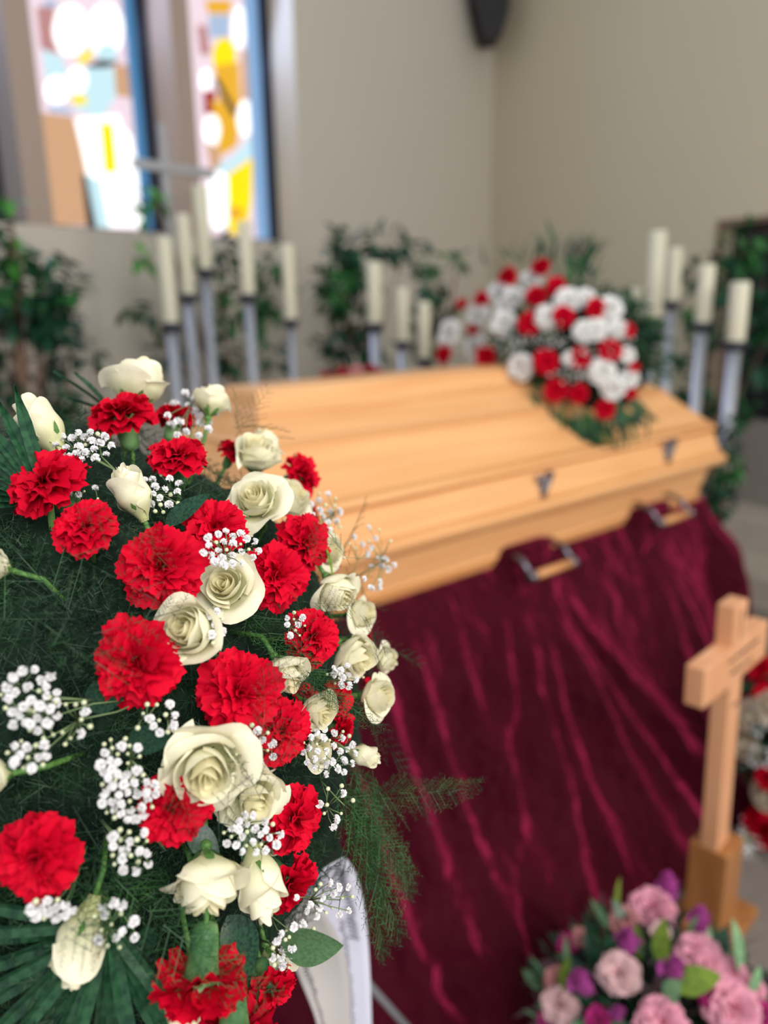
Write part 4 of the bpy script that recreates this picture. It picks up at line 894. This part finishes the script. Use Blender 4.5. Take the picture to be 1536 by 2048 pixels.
# baby's breath
def floret(seed, n=16):
    rg = np.random.default_rng(seed); S_ = Soup(); u = np.linspace(-1, 1, 4)[:, None]; v = np.linspace(0, 1, 3)[None, :]
    g = (np.stack([v * (1 - .15 * u ** 2) + 0 * u, u * (0.18 + .42 * v), 0.12 * np.sin(u * 4) * v + 0 * v - .2 * v * v], -1).reshape(-1, 3), grid_faces(4, 3))
    for i in range(n):
        z = 1 - 1.5 * (i + .5) / n; a = i * 2.4; r = math.sqrt(max(0, 1 - z * z)); d = Vector((r * math.cos(a), r * math.sin(a), z + .15))
        S_.put(g, basis(d + rand_unit() * .25, rand_unit()), (0, 0, 0), rg.uniform(.42, .56))
    return S_.mesh('blossom', [M['gyp']], smooth=False)
FLO = [floret(s) for s in range(4)]
BUDM = mk_mesh('bud', *(lambda b: (b.v, b.f))((lambda b: (b.lathe((0, 0, 0), [(0.1, -.5), (.4, -.25), (.5, 0), (.38, .3), (.1, .5)], 8), b)[1])(MB())), M['bud'])
def gyps(cx, cy, rx, ry, cnt, root, label, ex=1.05, dpx=22, buds=6, spread=.05):
    pr, _ = B.hit(root[0], root[1], 0.93); rt = empty('babys_breath', pr); mb = MB(); Bl = []
    pts = []; tries = 0
    while len(pts) < cnt + buds and tries < 4000:
        tries += 1; a = RNG.uniform(0, 2 * PI); r = math.sqrt(RNG.random()); x = cx + rx * r * math.cos(a); y = cy + ry * r * math.sin(a)
        if all((x - q[0]) ** 2 + (y - q[1]) ** 2 > (dpx * .72) ** 2 for q in pts): pts.append((x, y))
    hubs = []
    for k in range(max(2, cnt // 6)):
        a = 2 * PI * k / max(2, cnt // 6); x = cx + rx * .5 * math.cos(a); y = cy + ry * .5 * math.sin(a); hubs.append(B.hit(x, y, ex - .045)[0])
    for h in hubs: mb.tube([pr - pr, (h - pr) * .55 + Vector(rand_unit()) * .004, h - pr], [.0008, .0006, .0005], 4)
    for i, (x, y) in enumerate(pts):
        p, n = B.hit(x, y, ex + RNG.uniform(-.02, .03)); h = min(hubs, key=lambda q: (q - p).length)
        mb.tube([h - pr, (h + p) / 2 - pr + Vector(rand_unit()) * .002, p - pr], .0004, 4)
        dist = (p - EYE).length
        if i < cnt: Bl.append(('blossom', FLO[i % 4], p - pr, n, RNG.uniform(.82, 1.15) * dpx / 1540 * dist * .80))
        else: Bl.append(('bud', BUDM, p - pr, n, RNG.uniform(.3, .5) * dpx / 1540 * dist))
    mb.build('stem', [M['gstem']], rt, smooth=True)
    for nm, me, p, n, s in Bl: o = link(nm, me, rt, frame(p, (n + Vector(rand_unit()) * .4), RNG.uniform(0, 6), s))
    return tag(rt, label, "baby's breath", "sprigs of white baby's breath in the foreground spray")
for a in [
    ((62, 1400, 62, 62, 22, (190, 1400), 'white blossom cloud at the left edge, left of the largest carnation'), {}),
    ((120, 1440, 70, 50, 8, (300, 1395), 'loose white blossoms on a long stem under the largest carnation'), dict(buds=14)),
    ((55, 1510, 45, 30, 8, (160, 1440), 'white blossoms hanging lower left of the left edge cloud'), {}),
    ((255, 1590, 62, 50, 26, (330, 1700), 'dense white blossom puff overlapping the half covered carnation'), dict(dpx=21)),
    ((240, 1520, 45, 45, 10, (330, 1600), 'scattered white blossoms left of the biggest rose'), dict(buds=12)),
    ((262, 1700, 50, 50, 11, (200, 1640), 'white blossoms in the dark gap below the half covered carnation'), dict(buds=9)),
    ((100, 1818, 46, 20, 10, (150, 1760), 'white blossoms under the round red carnation'), {}),
    ((235, 1850, 50, 48, 9, (190, 1780), 'white blossoms right of the fern-covered hanging rose'), dict(buds=6)),
    ((382, 832, 52, 46, 24, (380, 900), 'white blossoms behind the uppermost carnations, soft focus'), dict(ex=.99, dpx=22)),
    ((168, 892, 62, 28, 20, (230, 940), 'white blossoms between the pointed bud and the left carnation'), dict(dpx=20, ex=1.0)),
    ((320, 985, 42, 42, 14, (330, 930), 'shaded white blossoms deep between the upper carnations'), dict(ex=.97, dpx=20)),
    ((462, 1096, 58, 36, 22, (440, 1160), 'bright white puff in front of the upper middle carnation'), dict(dpx=21, ex=1.08)),
    ((430, 1252, 16, 36, 5, (420, 1200), 'few white blossoms right of the spiral rose'), dict(buds=2)),
    ((312, 1436, 46, 36, 6, (340, 1480), 'few white blossoms above the biggest rose'), dict(buds=7)),
    ((510, 1490, 44, 42, 9, (540, 1560), 'white blossoms over the fern-tangled carnation'), dict(buds=12)),
    ((505, 1668, 58, 40, 20, (520, 1700), 'white blossoms between the double rose and the hanging bud'), dict(dpx=20)),
    ((658, 1504, 55, 48, 26, (640, 1560), 'soft-focus white blossom cloud at the lower right'), dict(dpx=19, ex=1.0)),
    ((650, 1030, 36, 46, 14, (620, 1060), 'soft-focus white blossoms by the dark red edge carnation'), dict(dpx=19, ex=1.0)),
    ((740, 1120, 52, 66, 16, (690, 1160), 'blurred wispy white blossoms standing out beyond the upper right rim'), dict(dpx=17, ex=1.02)),
    ((590, 1250, 20, 30, 5, (590, 1300), 'tiny white blossoms beside the right side carnation'), dict(dpx=18)),
    ((690, 1350, 38, 22, 10, (680, 1390), 'soft white blossoms below the downturned white rose'), dict(dpx=18, ex=1.0)),
    ((600, 1880, 42, 32, 9, (540, 1830), 'white blossoms over the pale round leaf'), dict(dpx=20, ex=1.06)),
    ((650, 1800, 60, 40, 12, (580, 1790), 'white blossoms dangling in front of the ribbon'), dict(dpx=17, ex=1.08)),
    ((672, 1612, 36, 44, 4, (640, 1560), 'three or four single white blossoms on the hanging fern'), dict(dpx=20)),
    ((565, 1905, 22, 40, 8, (520, 1880), 'white blossoms above the small lowest right carnation'), dict(dpx=20)),
    ((170, 1010, 40, 40, 6, (210, 1040), 'few shaded white blossoms above the veiled carnation'), dict(dpx=16, ex=.97))]: gyps(*a[0], **a[1])

# white ribbon tails
def ribbon(rows, mats, label, marks, Ys):
    n = len(rows); V = []; f = []; sub = 6; P = []
    def cat(a, b, c, d, t): return 0.5 * ((2 * b) + (-a + c) * t + (2 * a - 5 * b + 4 * c - d) * t * t + (-a + 3 * b - 3 * c + d) * t ** 3)
    Lp = [at(r[1], r[0], Ys[i][0]) for i, r in enumerate(rows)]; Rp = [at(r[2], r[3], Ys[i][1]) for i, r in enumerate(rows)]
    def smooth_(pts):
        o = []
        for i in range(len(pts) - 1):
            a, b, c, d = pts[max(i - 1, 0)], pts[i], pts[i + 1], pts[min(i + 2, len(pts) - 1)]
            for k in range(sub): o.append(cat(a, b, c, d, k / sub))
        return o + [pts[-1]]
    Lp, Rp = smooth_(Lp), smooth_(Rp); m = 7
    for a, b in zip(Lp, Rp):
        nn = (b - a).cross(Vector((0, 0, -1))).normalized()
        for j in range(m): t = j / (m - 1); V.append(a.lerp(b, t) + nn * 0.006 * math.sin(PI * t))
    f = [(i * m + j, i * m + j + 1, (i + 1) * m + j + 1, (i + 1) * m + j) for i in range(len(Lp) - 1) for j in range(m - 1)]
    org = Lp[0]; rt = empty('mourning_ribbon', org)
    o = link('ribbon_band', mk_mesh('ribbon_band', [v - org for v in V], f, mats), rt); so_ = o.modifiers.new('thick', 'SOLIDIFY'); so_.thickness = 0.0008
    rr = random.Random(5); mb = MB()
    for (i0, i1, t0, t1) in marks:                     # blurred handwriting-like print that runs down the ribbon
        pts = []
        for i in range(i0, i1):
            a, b = Lp[i], Rp[i]; a2, b2 = Lp[min(i + 1, len(Lp) - 1)], Rp[min(i + 1, len(Lp) - 1)]
            for q in range(5):
                tt = q / 5; t = t0 + (t1 - t0) * (0.5 + 0.5 * math.sin((i * 5 + q) * 2.1)) ; aa = a.lerp(a2, tt); bb = b.lerp(b2, tt); nn = (bb - aa).cross(Vector((0, 0, -1))).normalized()
                s_ = -1 if nn.dot(aa - EYE) > 0 else 1
                pts.append(aa.lerp(bb, t + rr.uniform(-.03, .03)) + nn * (0.006 * math.sin(PI * t) + s_ * 0.0012) - org)
        mb.tube(pts, 0.0009, 4)
    if marks: mb.build('lettering', [M['ink']], rt)
    return tag(rt, label, 'ribbon', 'ribbon tails below the foreground spray')
ribbon([(1690, 575, 640, 1680), (1740, 585, 700, 1725), (1800, 605, 724, 1790), (1880, 632, 735, 1870), (1970, 650, 741, 1965), (2070, 660, 744, 2065), (2200, 668, 750, 2200), (2330, 672, 756, 2330)],
       M['ribbon'], 'white satin ribbon tail with dark script, outer one hanging against the velvet', [(7, 19, .66, .86), (16, 34, .5, .62)], [(.80, .80), (.83, .86), (.86, .89), (.88, .90), (.88, .90), (.88, .90), (.88, .90), (.88, .90)])
ribbon([(1800, 556, 600, 1790), (1850, 560, 650, 1830), (1900, 575, 682, 1885), (1960, 600, 698, 1955), (2060, 636, 702, 2055), (2200, 650, 706, 2200), (2330, 655, 710, 2330)],
       M['ribbon_g'], 'inner ribbon tail showing its underside, greyed to show the shade on it', [(12, 24, .14, .26)], [(.80, .80), (.81, .83), (.82, .85), (.83, .86), (.83, .86), (.83, .86), (.83, .86)])

# stand that carries the spray
def stand():
    p1 = at(737, 1968, 1.02); p2 = at(812, 2052, 1.11); d = (p2 - p1); top = p1 - d * 1.6; foot = p1 + d * (p1.z / -d.z)
    rt = empty('flower_stand', (B.c.x, B.c.y, 0)); inv = Matrix.Translation(-rt.location)
    hub = Vector((B.c.x, B.c.y + 0.02, B.c.z - 0.2))
    for q in (foot, Vector((B.c.x - 0.35, B.c.y + 0.1, 0)), Vector((B.c.x + 0.12, B.c.y - 0.32, 0))):
        mb = MB()
        if q is foot: mb.tube([hub, top, p1, foot], 0.0065, 10)
        else: mb.tube([hub, q], 0.0065, 10)
        o = mb.build('leg', [M['steel']], rt, smooth=True); o.matrix_parent_inverse = inv
        mb = MB(); mb.lathe(q, [(0.009, 0), (0.010, 0.02), (0.008, 0.03)], 10); f_ = mb.build('rubber_foot', [M['ink']], o, smooth=True)
    mb = MB(); mb.lathe(hub - UP * 0.01, [(0.10, 0), (0.11, 0.01), (0.11, 0.035), (0.10, 0.035)], 24); o = mb.build('tray', [M['steel']], rt, smooth=True); o.matrix_parent_inverse = inv
    return tag(rt, 'thin grey metal stand whose slanting leg shows below the ribbons', 'stand')
stand()

# ------------------------------------------------------------------ flower dome on the coffin
spc = an(2.52, NC + 0.10, ZB + 0.585)
D2 = Dome(spc, (0.40, 0.40, 0.37))
WR = [carnation(33, M['rose_w'], 1.0, True), carnation(34, M['rose_w'], .9, True)]
CL = [carnation(7, M['red'], 1.0, True), carnation(8, M['red'], 1.0, True)]
CWH = [carnation(17, M['gyp'], 1.0, True)]
def put_far(dome, me, name, cat, x, y, wpx, label, group, face=None, push=0, cal=False):
    p, n = dome.hit(x, y); n = (n + (EYE - p).normalized() * .6).normalized() if face is None else cface(*face); s = wpx / 1540 * (p - EYE).length
    rt = empty(name, mw=frame(p + n * push, n + Vector(rand_unit()) * .15, RNG.uniform(0, 6), s)); link('blossom', me, rt)
    mb = MB(); mb.tube([(0, 0, -.3), (0, 0, -1.3)], 0.03, 5); link('stem', mk_mesh('stem', mb.v, mb.f, M['stem']), rt)
    return tag(rt, label, cat, group)
gW, gD = 'white carnations of the coffin flowers', 'red carnations of the coffin flowers'
for x, y, w, lb in [(895, 665, 52, 'furthest left, touching the lowest middle candle'), (945, 690, 50, 'low left, above a red one at coffin edge'), (953, 629, 50, 'left side, second row from the rim'), (1005, 645, 50, 'left of centre, beside the central red one'), (996, 581, 50, 'upper left, under the red one nearest the top left'),
                    (1024, 592, 44, 'upper left, right one of two equally high'), (1064, 554, 48, 'topmost, straight below the top red one'), (1093, 632, 46, 'greenish, at the very centre'), (1134, 598, 48, 'upper right, right of the centre top'), (1170, 592, 36, 'upper right rim, small'), (1168, 660, 42, 'right of centre, left one of a close pair'),
                    (1190, 658, 42, 'right of centre, right one of a close pair'), (1218, 613, 48, 'on the upper right rim'), (1234, 656, 38, 'right rim, next to the outermost red one'), (1038, 733, 52, 'lower middle, alone above the pine lid'), (1204, 743, 50, 'lower right, just below a red one'), (1227, 779, 46, 'lowest on the right'), (1258, 758, 36, 'lower right rim'), (1255, 711, 30, 'right rim, small and half hidden'), (1140, 716, 30, 'small, left of the low red one right of centre'), (1004, 612, 34, 'small, below the upper left pair')]:
    put_far(D2, WR[int(RNG.integers(2))], 'carnation', 'carnation', x, y, w * 1.02, 'white carnation of the coffin flowers, ' + lb, gW)
for x, y, w, lb in [(1012, 551, 40, 'upper left rim'), (960, 597, 32, 'left rim above the white ones'), (1080, 532, 40, 'topmost of all'), (1113, 571, 40, 'top right of the topmost white one'), (1070, 590, 42, 'just under the topmost white one'), (1056, 646, 44, 'left of the exact centre'), (1126, 632, 42, 'right of the exact centre'),
                    (1194, 616, 40, 'upper right, between white ones'), (1254, 659, 30, 'outermost on the right'), (1220, 702, 44, 'right side, above a long white one'), (885, 709, 38, 'lowest on the far left'), (968, 712, 44, 'at the coffin edge, left'), (1092, 724, 50, 'large, lower middle'), (1158, 717, 42, 'right of the large lower middle one'), (1110, 781, 46, 'low over the pine lid'), (1156, 789, 38, 'darker, low over the pine lid'),
                    (1212, 820, 40, 'lowest of all'), (1262, 787, 26, 'dark, on the lower right rim'), (1268, 737, 24, 'small, right rim'), (944, 657, 26, 'small, between two white ones on the left'), (922, 606, 24, 'small, on the left rim')]:
    put_far(D2, CL[int(RNG.integers(2))], 'carnation', 'carnation', x, y, w, 'red carnation of the coffin flowers, ' + lb, gD)
tag(blob('moss_base', D2.c + UP * 0.03, (0.27, 0.27, 0.24), 0.12, M['core'], 4), 'dark moss under the flowers on the coffin lid', 'flower foam', kind='stuff')
S = Soup(); g1 = leaf_geo(1, .13, .1, .3, 4); g2 = leaf_geo(1, .4, .1, .2, 4)
for i in range(900):
    d = rand_unit(); d = Vector((d.x, d.y, abs(d.z) - 0.12)).normalized()
    S.put(g1 if i % 3 else g2, basis(d + rand_unit() * .7, UP + rand_unit()), D2.surf(d, RNG.uniform(.66, .84)), RNG.uniform(.04, .075), i % 2)
for x, y, n_, dx, dy in [(960, 745, 20, -.6, 1), (1010, 800, 30, -.4, 1), (1030, 640, 10, 0, 1), (1160, 560, 14, 0, -1), (1100, 515, 22, .2, -1), (1155, 525, 30, .4, -1), (1140, 548, 20, .3, -1), (1045, 525, 12, -.1, -1), (1000, 545, 8, -.5, -.8), (990, 770, 26, -.3, 1), (1060, 810, 40, -.1, 1), (1100, 830, 50, 0, 1), (1150, 840, 50, .0, 1), (1190, 840, 40, .2, 1), (1240, 815, 26, .4, 1), (1270, 800, 10, .6, .8), (1180, 870, 10, .1, 1)]:
    for k in range(n_):
        p, n = D2.hit(x + RNG.normal() * 18, y + RNG.normal() * 12, .96); dr = (M3 @ Vector((dx + RNG.normal() * .35, -dy, .15))).normalized()
        S.put(g1, basis(dr, n), p, RNG.uniform(.07, .12), int(RNG.integers(2)))
tag(link('foliage', S.mesh('foliage', [M['fern_l'], M['ficus_d']])), 'green leaves and fern tips around the flowers on the coffin', 'foliage', kind='stuff')
def far_gyps(dome, x, y, rx, ry, cnt, label, group, s=.009):
    V = []; rt = None; pr, _ = dome.hit(x, y, .92); rt = empty('babys_breath', pr); mb = MB()
    for i in range(cnt):
        p, n = dome.hit(x + RNG.normal() * rx * .5, y + RNG.normal() * ry * .5, 1.0 + RNG.uniform(-.02, .06)); mb.tube([(0, 0, 0), p - pr], .0007, 4)
        link('blossom', FLO[i % 4], rt, frame(p - pr, n, RNG.uniform(0, 6), s * RNG.uniform(.7, 1.2)))
    mb.build('stem', [M['gstem']], rt); return tag(rt, label, "baby's breath", group)
gB = "baby's breath in the coffin flowers"
for a in [(1030, 690, 50, 30, 34, 'tiny white blossoms left of centre in the coffin flowers'), (1105, 670, 40, 22, 24, 'tiny white blossoms at the centre of the coffin flowers'), (1150, 750, 50, 26, 26, 'tiny white blossoms low in the coffin flowers'), (1235, 690, 24, 40, 16, 'tiny white blossoms at the right of the coffin flowers'), (1180, 700, 30, 18, 14, 'tiny white blossoms beside the low red carnation on the coffin')]: far_gyps(D2, *a, gB)

# ------------------------------------------------------------------ pink arrangement on the floor
pc = atz(1325, 2090, 0.13)
D3 = Dome(pc, (0.30, 0.30, 0.26))
PK = [carnation(21, M['pink'], .7, True), carnation(22, M['pink'], .9, True)]; PD = [carnation(23, M['dpink'], .8, True)]; PC = [carnation(24, M['cream_pink'], .9, True)]; MG = [carnation(25, M['magenta'], 1.0, True)]
TUL = whole_rose('bud', 5, M['purple'])
gP = 'pink blossoms of the floor arrangement'
for x, y, w, me, lb in [(1305, 1812, 76, PK, 'topmost pink blossom, against the dark velvet'), (1237, 1944, 68, PC, 'pale pink blossom with a dark heart left of the middle'), (1117, 2008, 60, PC, 'dusky pale pink blossom at the lower left'), (1396, 1900, 70, PK, 'pink blossom in front of the cross foot, left of a pair'), (1420, 1925, 50, PK, 'smaller pink blossom before the cross foot, right of a pair'),
                        (1466, 1945, 52, PK, 'pink blossom seen side-on at the upper right'), (1468, 2015, 88, PK, 'largest pink blossom at the lower right'), (1324, 2046, 78, PK, 'pink blossom at the bottom edge in the middle'), (1510, 1976, 36, PK, 'small pink blossom at the right edge'), (1248, 1836, 50, PD, 'dusky pink blossom left of the topmost one'), (1110, 1958, 46, PD, 'dusky pink blossom at the left'), (1160, 1872, 34, PD, 'small dusky blossom at the upper left'), (1320, 1860, 36, PC, 'small pale blossom right under the topmost one')]:
    put_far(D3, me[0] if len(me) == 1 else me[int(RNG.integers(2))], 'blossom_stem', 'flower', x, y, w, lb + ', floor arrangement', gP)
for x, y, w, lb in [(1133, 1885, 36, 'upper left rim'), (1523, 2026, 40, 'right edge'), (1195, 2042, 44, 'bottom left'), (1416, 1990, 36, 'right of the middle'), (1090, 2040, 30, 'bottom left corner of the arrangement')]:
    put_far(D3, MG[0], 'blossom_stem', 'flower', x, y, w, 'dark magenta blossom of the floor arrangement, ' + lb, 'magenta blossoms of the floor arrangement')
for x, y, w, lb, fc in [(1255, 1890, 50, 'standing above the pale pink one', (0, 1, .3)), (1167, 1970, 50, 'leaning left at the left side', (-.3, 1, .3)), (1349, 1946, 52, 'next to the yellow-green leaf', (0, 1, .4)), (1337, 1782, 50, 'highest, beside the topmost pink blossom', (0, 1, .1)), (1400, 1846, 44, 'in front of the brown cross block', (.1, 1, .1)), (1235, 2030, 30, 'small, near the bottom edge', (0, 1, .5))]:
    p, n = D3.hit(x, y); f_ = cface(*fc); s = w / 1540 * (p - EYE).length
    rt = empty('tulip', mw=frame(p, f_, RNG.uniform(0, 6), s)); link('blossom', TUL, rt, Matrix.Diagonal((1.0, 1.0, 1.05, 1)))
    mb = MB(); mb.tube([(0, 0, -.4), (0, 0, -2.6)], 0.05, 6); link('stem', mk_mesh('stem', mb.v, mb.f, M['stem']), rt)
    tag(rt, 'purple tulip bud ' + lb, 'tulip', 'purple tulips of the floor arrangement')
tag(blob('moss_base', D3.c, (0.19, 0.19, 0.15), 0.12, M['core'], 4), 'dark heather and moss base of the pink floor arrangement', 'flower foam', kind='stuff')
S = Soup()
for i in range(700):
    d = rand_unit(); d = Vector((d.x, d.y, abs(d.z) + .02)).normalized(); mi = int(RNG.choice([0, 0, 1, 1, 2, 3]))
    S.put(g1 if i % 2 else g2, basis(d * 1.0 + rand_unit() * .6, UP + rand_unit()), D3.surf(d, RNG.uniform(.60, .88)), RNG.uniform(.04, .08), mi)
for i in range(500):
    d = rand_unit(); d = Vector((d.x, d.y, abs(d.z))).normalized(); S.put(g2, basis(rand_unit(), UP), D3.surf(d, RNG.uniform(.85, 1.05)), RNG.uniform(.006, .012), 4)
tag(link('foliage', S.mesh('foliage', [M['ficus_d'], M['salal'], M['mint'], M['heather'], M['heather']])), 'mixed green and heathery foliage of the pink floor arrangement', 'foliage', kind='stuff')
def leaf3(dome, x, y, L, w, dx, dy, dz, mat, label, group, ex=1.0, name='leaf', droop=.1):
    p, n = dome.hit(x, y, ex); dr = (M3 @ Vector((dx, -dy, dz))).normalized(); s = L / 1540 * (p - EYE).length; bs = basis(dr, n); g = leaf_geo(1, w, .15, droop, 8)
    m = Matrix([[bs[j][i] for j in range(3)] for i in range(3)]).to_4x4()
    return tag(link(name, mk_mesh(name, g[0].tolist(), g[1], mat), None, Matrix.Translation(p) @ m @ Matrix.Scale(s, 4)), label, 'leaf', group)
gl3 = 'leaves of the pink floor arrangement'
for a in [(1345, 1975, 80, .6, .85, -.4, .2, M['olive'], 'broad yellow-green leaf in the middle of the floor arrangement'), (1237, 1820, 60, .36, -.05, -1, .0, M['olive'], 'upright olive leaf at the top of the floor arrangement'), (1215, 1860, 70, .3, -.4, -.9, .1, M['mint'], 'grey-green leaf left of the topmost pink blossom'), (1270, 1850, 60, .35, .1, 1, .3, M['olive'], 'green leaf hanging below the dusky pink blossom'),
          (1320, 1930, 90, .35, -.05, -1, .3, M['olive'], 'tall green leaf left of the middle tulip'), (1145, 1960, 80, .3, -.25, -1, .1, M['mint'], 'pale leaf at the left rim of the floor arrangement'), (1480, 1950, 90, .42, -.05, -1, .0, M['mint'], 'large pale green leaf at the right rim'), (1120, 1990, 70, .4, .1, -.8, .1, M['olive'], 'olive leaf near the left pale blossom'), (1330, 2000, 50, .7, .2, -.6, .3, M['mint'], 'small round pale leaf above the bottom blossom'),
          (1205, 1930, 100, .2, -.4, -.9, .2, M['salal'], 'dark narrow leaf at the upper left of the floor arrangement'), (1375, 1870, 40, .5, .3, -.9, .2, M['mint'], 'small pale leaf left of the cross block'), (1500, 1990, 50, .4, .3, -.9, .1, M['mint'], 'small pale leaf at the right edge')]: leaf3(D3, *a, gl3)
mb = MB(); mb.lathe((pc.x, pc.y, 0), [(0.15, 0), (0.17, 0.02), (0.18, 0.06), (0.17, 0.06), (0.15, 0.03)], 28); tag(mb.build('flower_tray', [M['soil']], smooth=True, origin=(pc.x, pc.y, 0)), 'dark tray under the pink floor arrangement', 'tray')

# ------------------------------------------------------------------ standing spray at the right edge
D4 = Dome((1.43, 2.12, 0.36), (0.33, 0.33, 0.34))
CB = [whole_rose('open', 6, M['creamb'])]
gq = 'red blossoms of the right-hand spray'
for x, y, w, lb in [(1520, 1337, 50, 'highest, right of the crossbar'), (1528, 1390, 42, 'second from the top'), (1532, 1558, 42, 'half way down beside the upright'), (1528, 1665, 76, 'largest, right of the cross block')]: put_far(D4, CL[0], 'carnation', 'carnation', x, y, w, 'red carnation of the spray at the right edge, ' + lb, gq)
for x, y, w, lb in [(1502, 1436, 48, 'upper'), (1490, 1492, 46, 'middle'), (1530, 1592, 46, 'lower'), (1536, 1412, 40, 'topmost and half cut off')]: put_far(D4, CB[0], 'rose', 'rose', x, y, w, 'beige rose of the spray at the right edge, ' + lb + ' one', 'beige roses of the right-hand spray')
for a in [(1520, 1520, 30, 40, 26, 'white blossoms between the beige roses at the right edge'), (1495, 1690, 34, 50, 44, 'white blossoms beside the cross block at the right edge'), (1525, 1760, 30, 40, 34, 'lowest white blossoms at the right edge'), (1520, 1450, 26, 30, 14, 'few white blossoms near the top of the right edge spray')]: far_gyps(D4, *a, "baby's breath in the right-hand spray", s=.012)
tag(blob('moss_base', D4.c, (0.27, 0.27, 0.29), 0.10, M['core'], 4), 'dark mass inside the spray at the right edge', 'flower foam', kind='stuff')
S = Soup()
for i in range(600):
    d = rand_unit(); S.put(g1 if i % 2 else g2, basis(d + rand_unit() * .8, UP + rand_unit()), D4.surf(d, RNG.uniform(.78, .95)), RNG.uniform(.04, .08), i % 2)
for i in range(60):
    p, n = D4.hit(1500 + RNG.normal() * 25, 1770 + RNG.normal() * 28, 1.0); S.put(leaf_geo(1, .8, .1, .1, 5), basis(rand_unit() + n * .3, n), p, .035, 2)
tag(link('foliage', S.mesh('foliage', [M['ficus_d'], M['salal'], M['euca']])), 'dark green and blue-green foliage of the spray at the right edge', 'foliage', kind='stuff')

# ------------------------------------------------------------------ low dark red flowers on a pillar behind the coffin
pd = at(705, 768, 3.12); D5 = Dome(pd, (0.13, 0.13, 0.08)); DR = carnation(41, M['dred'], 1.0, True)
for x, y, w, me, lb in [(652, 752, 26, DR, 'dark red blossom behind the coffin lid, furthest left'), (682, 746, 28, DR, 'dark red blossom behind the coffin lid, second from the left'), (712, 742, 30, PD[0], 'dusky pink blossom peeping over the coffin lid'), (742, 740, 28, DR, 'dark red blossom behind the coffin lid, near the highest middle candle'), (762, 748, 24, DR, 'dark red blossom behind the coffin lid, furthest right')]:
    put_far(D5, me, 'carnation', 'carnation', x, y, w, lb, 'blossoms peeping over the coffin lid')
S = Soup()
for i in range(160):
    d = rand_unit(); d = Vector((d.x, d.y, abs(d.z) * .8)).normalized(); S.put(g2, basis(d + rand_unit() * .5, UP), D5.surf(d, RNG.uniform(.3, .8)), RNG.uniform(.04, .06), i % 2)
tag(link('foliage', S.mesh('foliage', [M['ficus_d'], M['salal']])), 'dark leaves under the blossoms that peep over the coffin lid', 'foliage', kind='stuff')
mb = MB(); mb.lathe((pd.x, pd.y, 0), [(0.13, 0), (0.13, 0.03), (0.09, 0.06), (0.09, pd.z - 0.08), (0.12, pd.z - 0.05), (0.12, pd.z - 0.01)], 24)
tag(mb.build('flower_pillar', [M['stone']], smooth=True, origin=(pd.x, pd.y, 0)), 'slim pillar behind the coffin that carries the dark red blossoms', 'pillar')
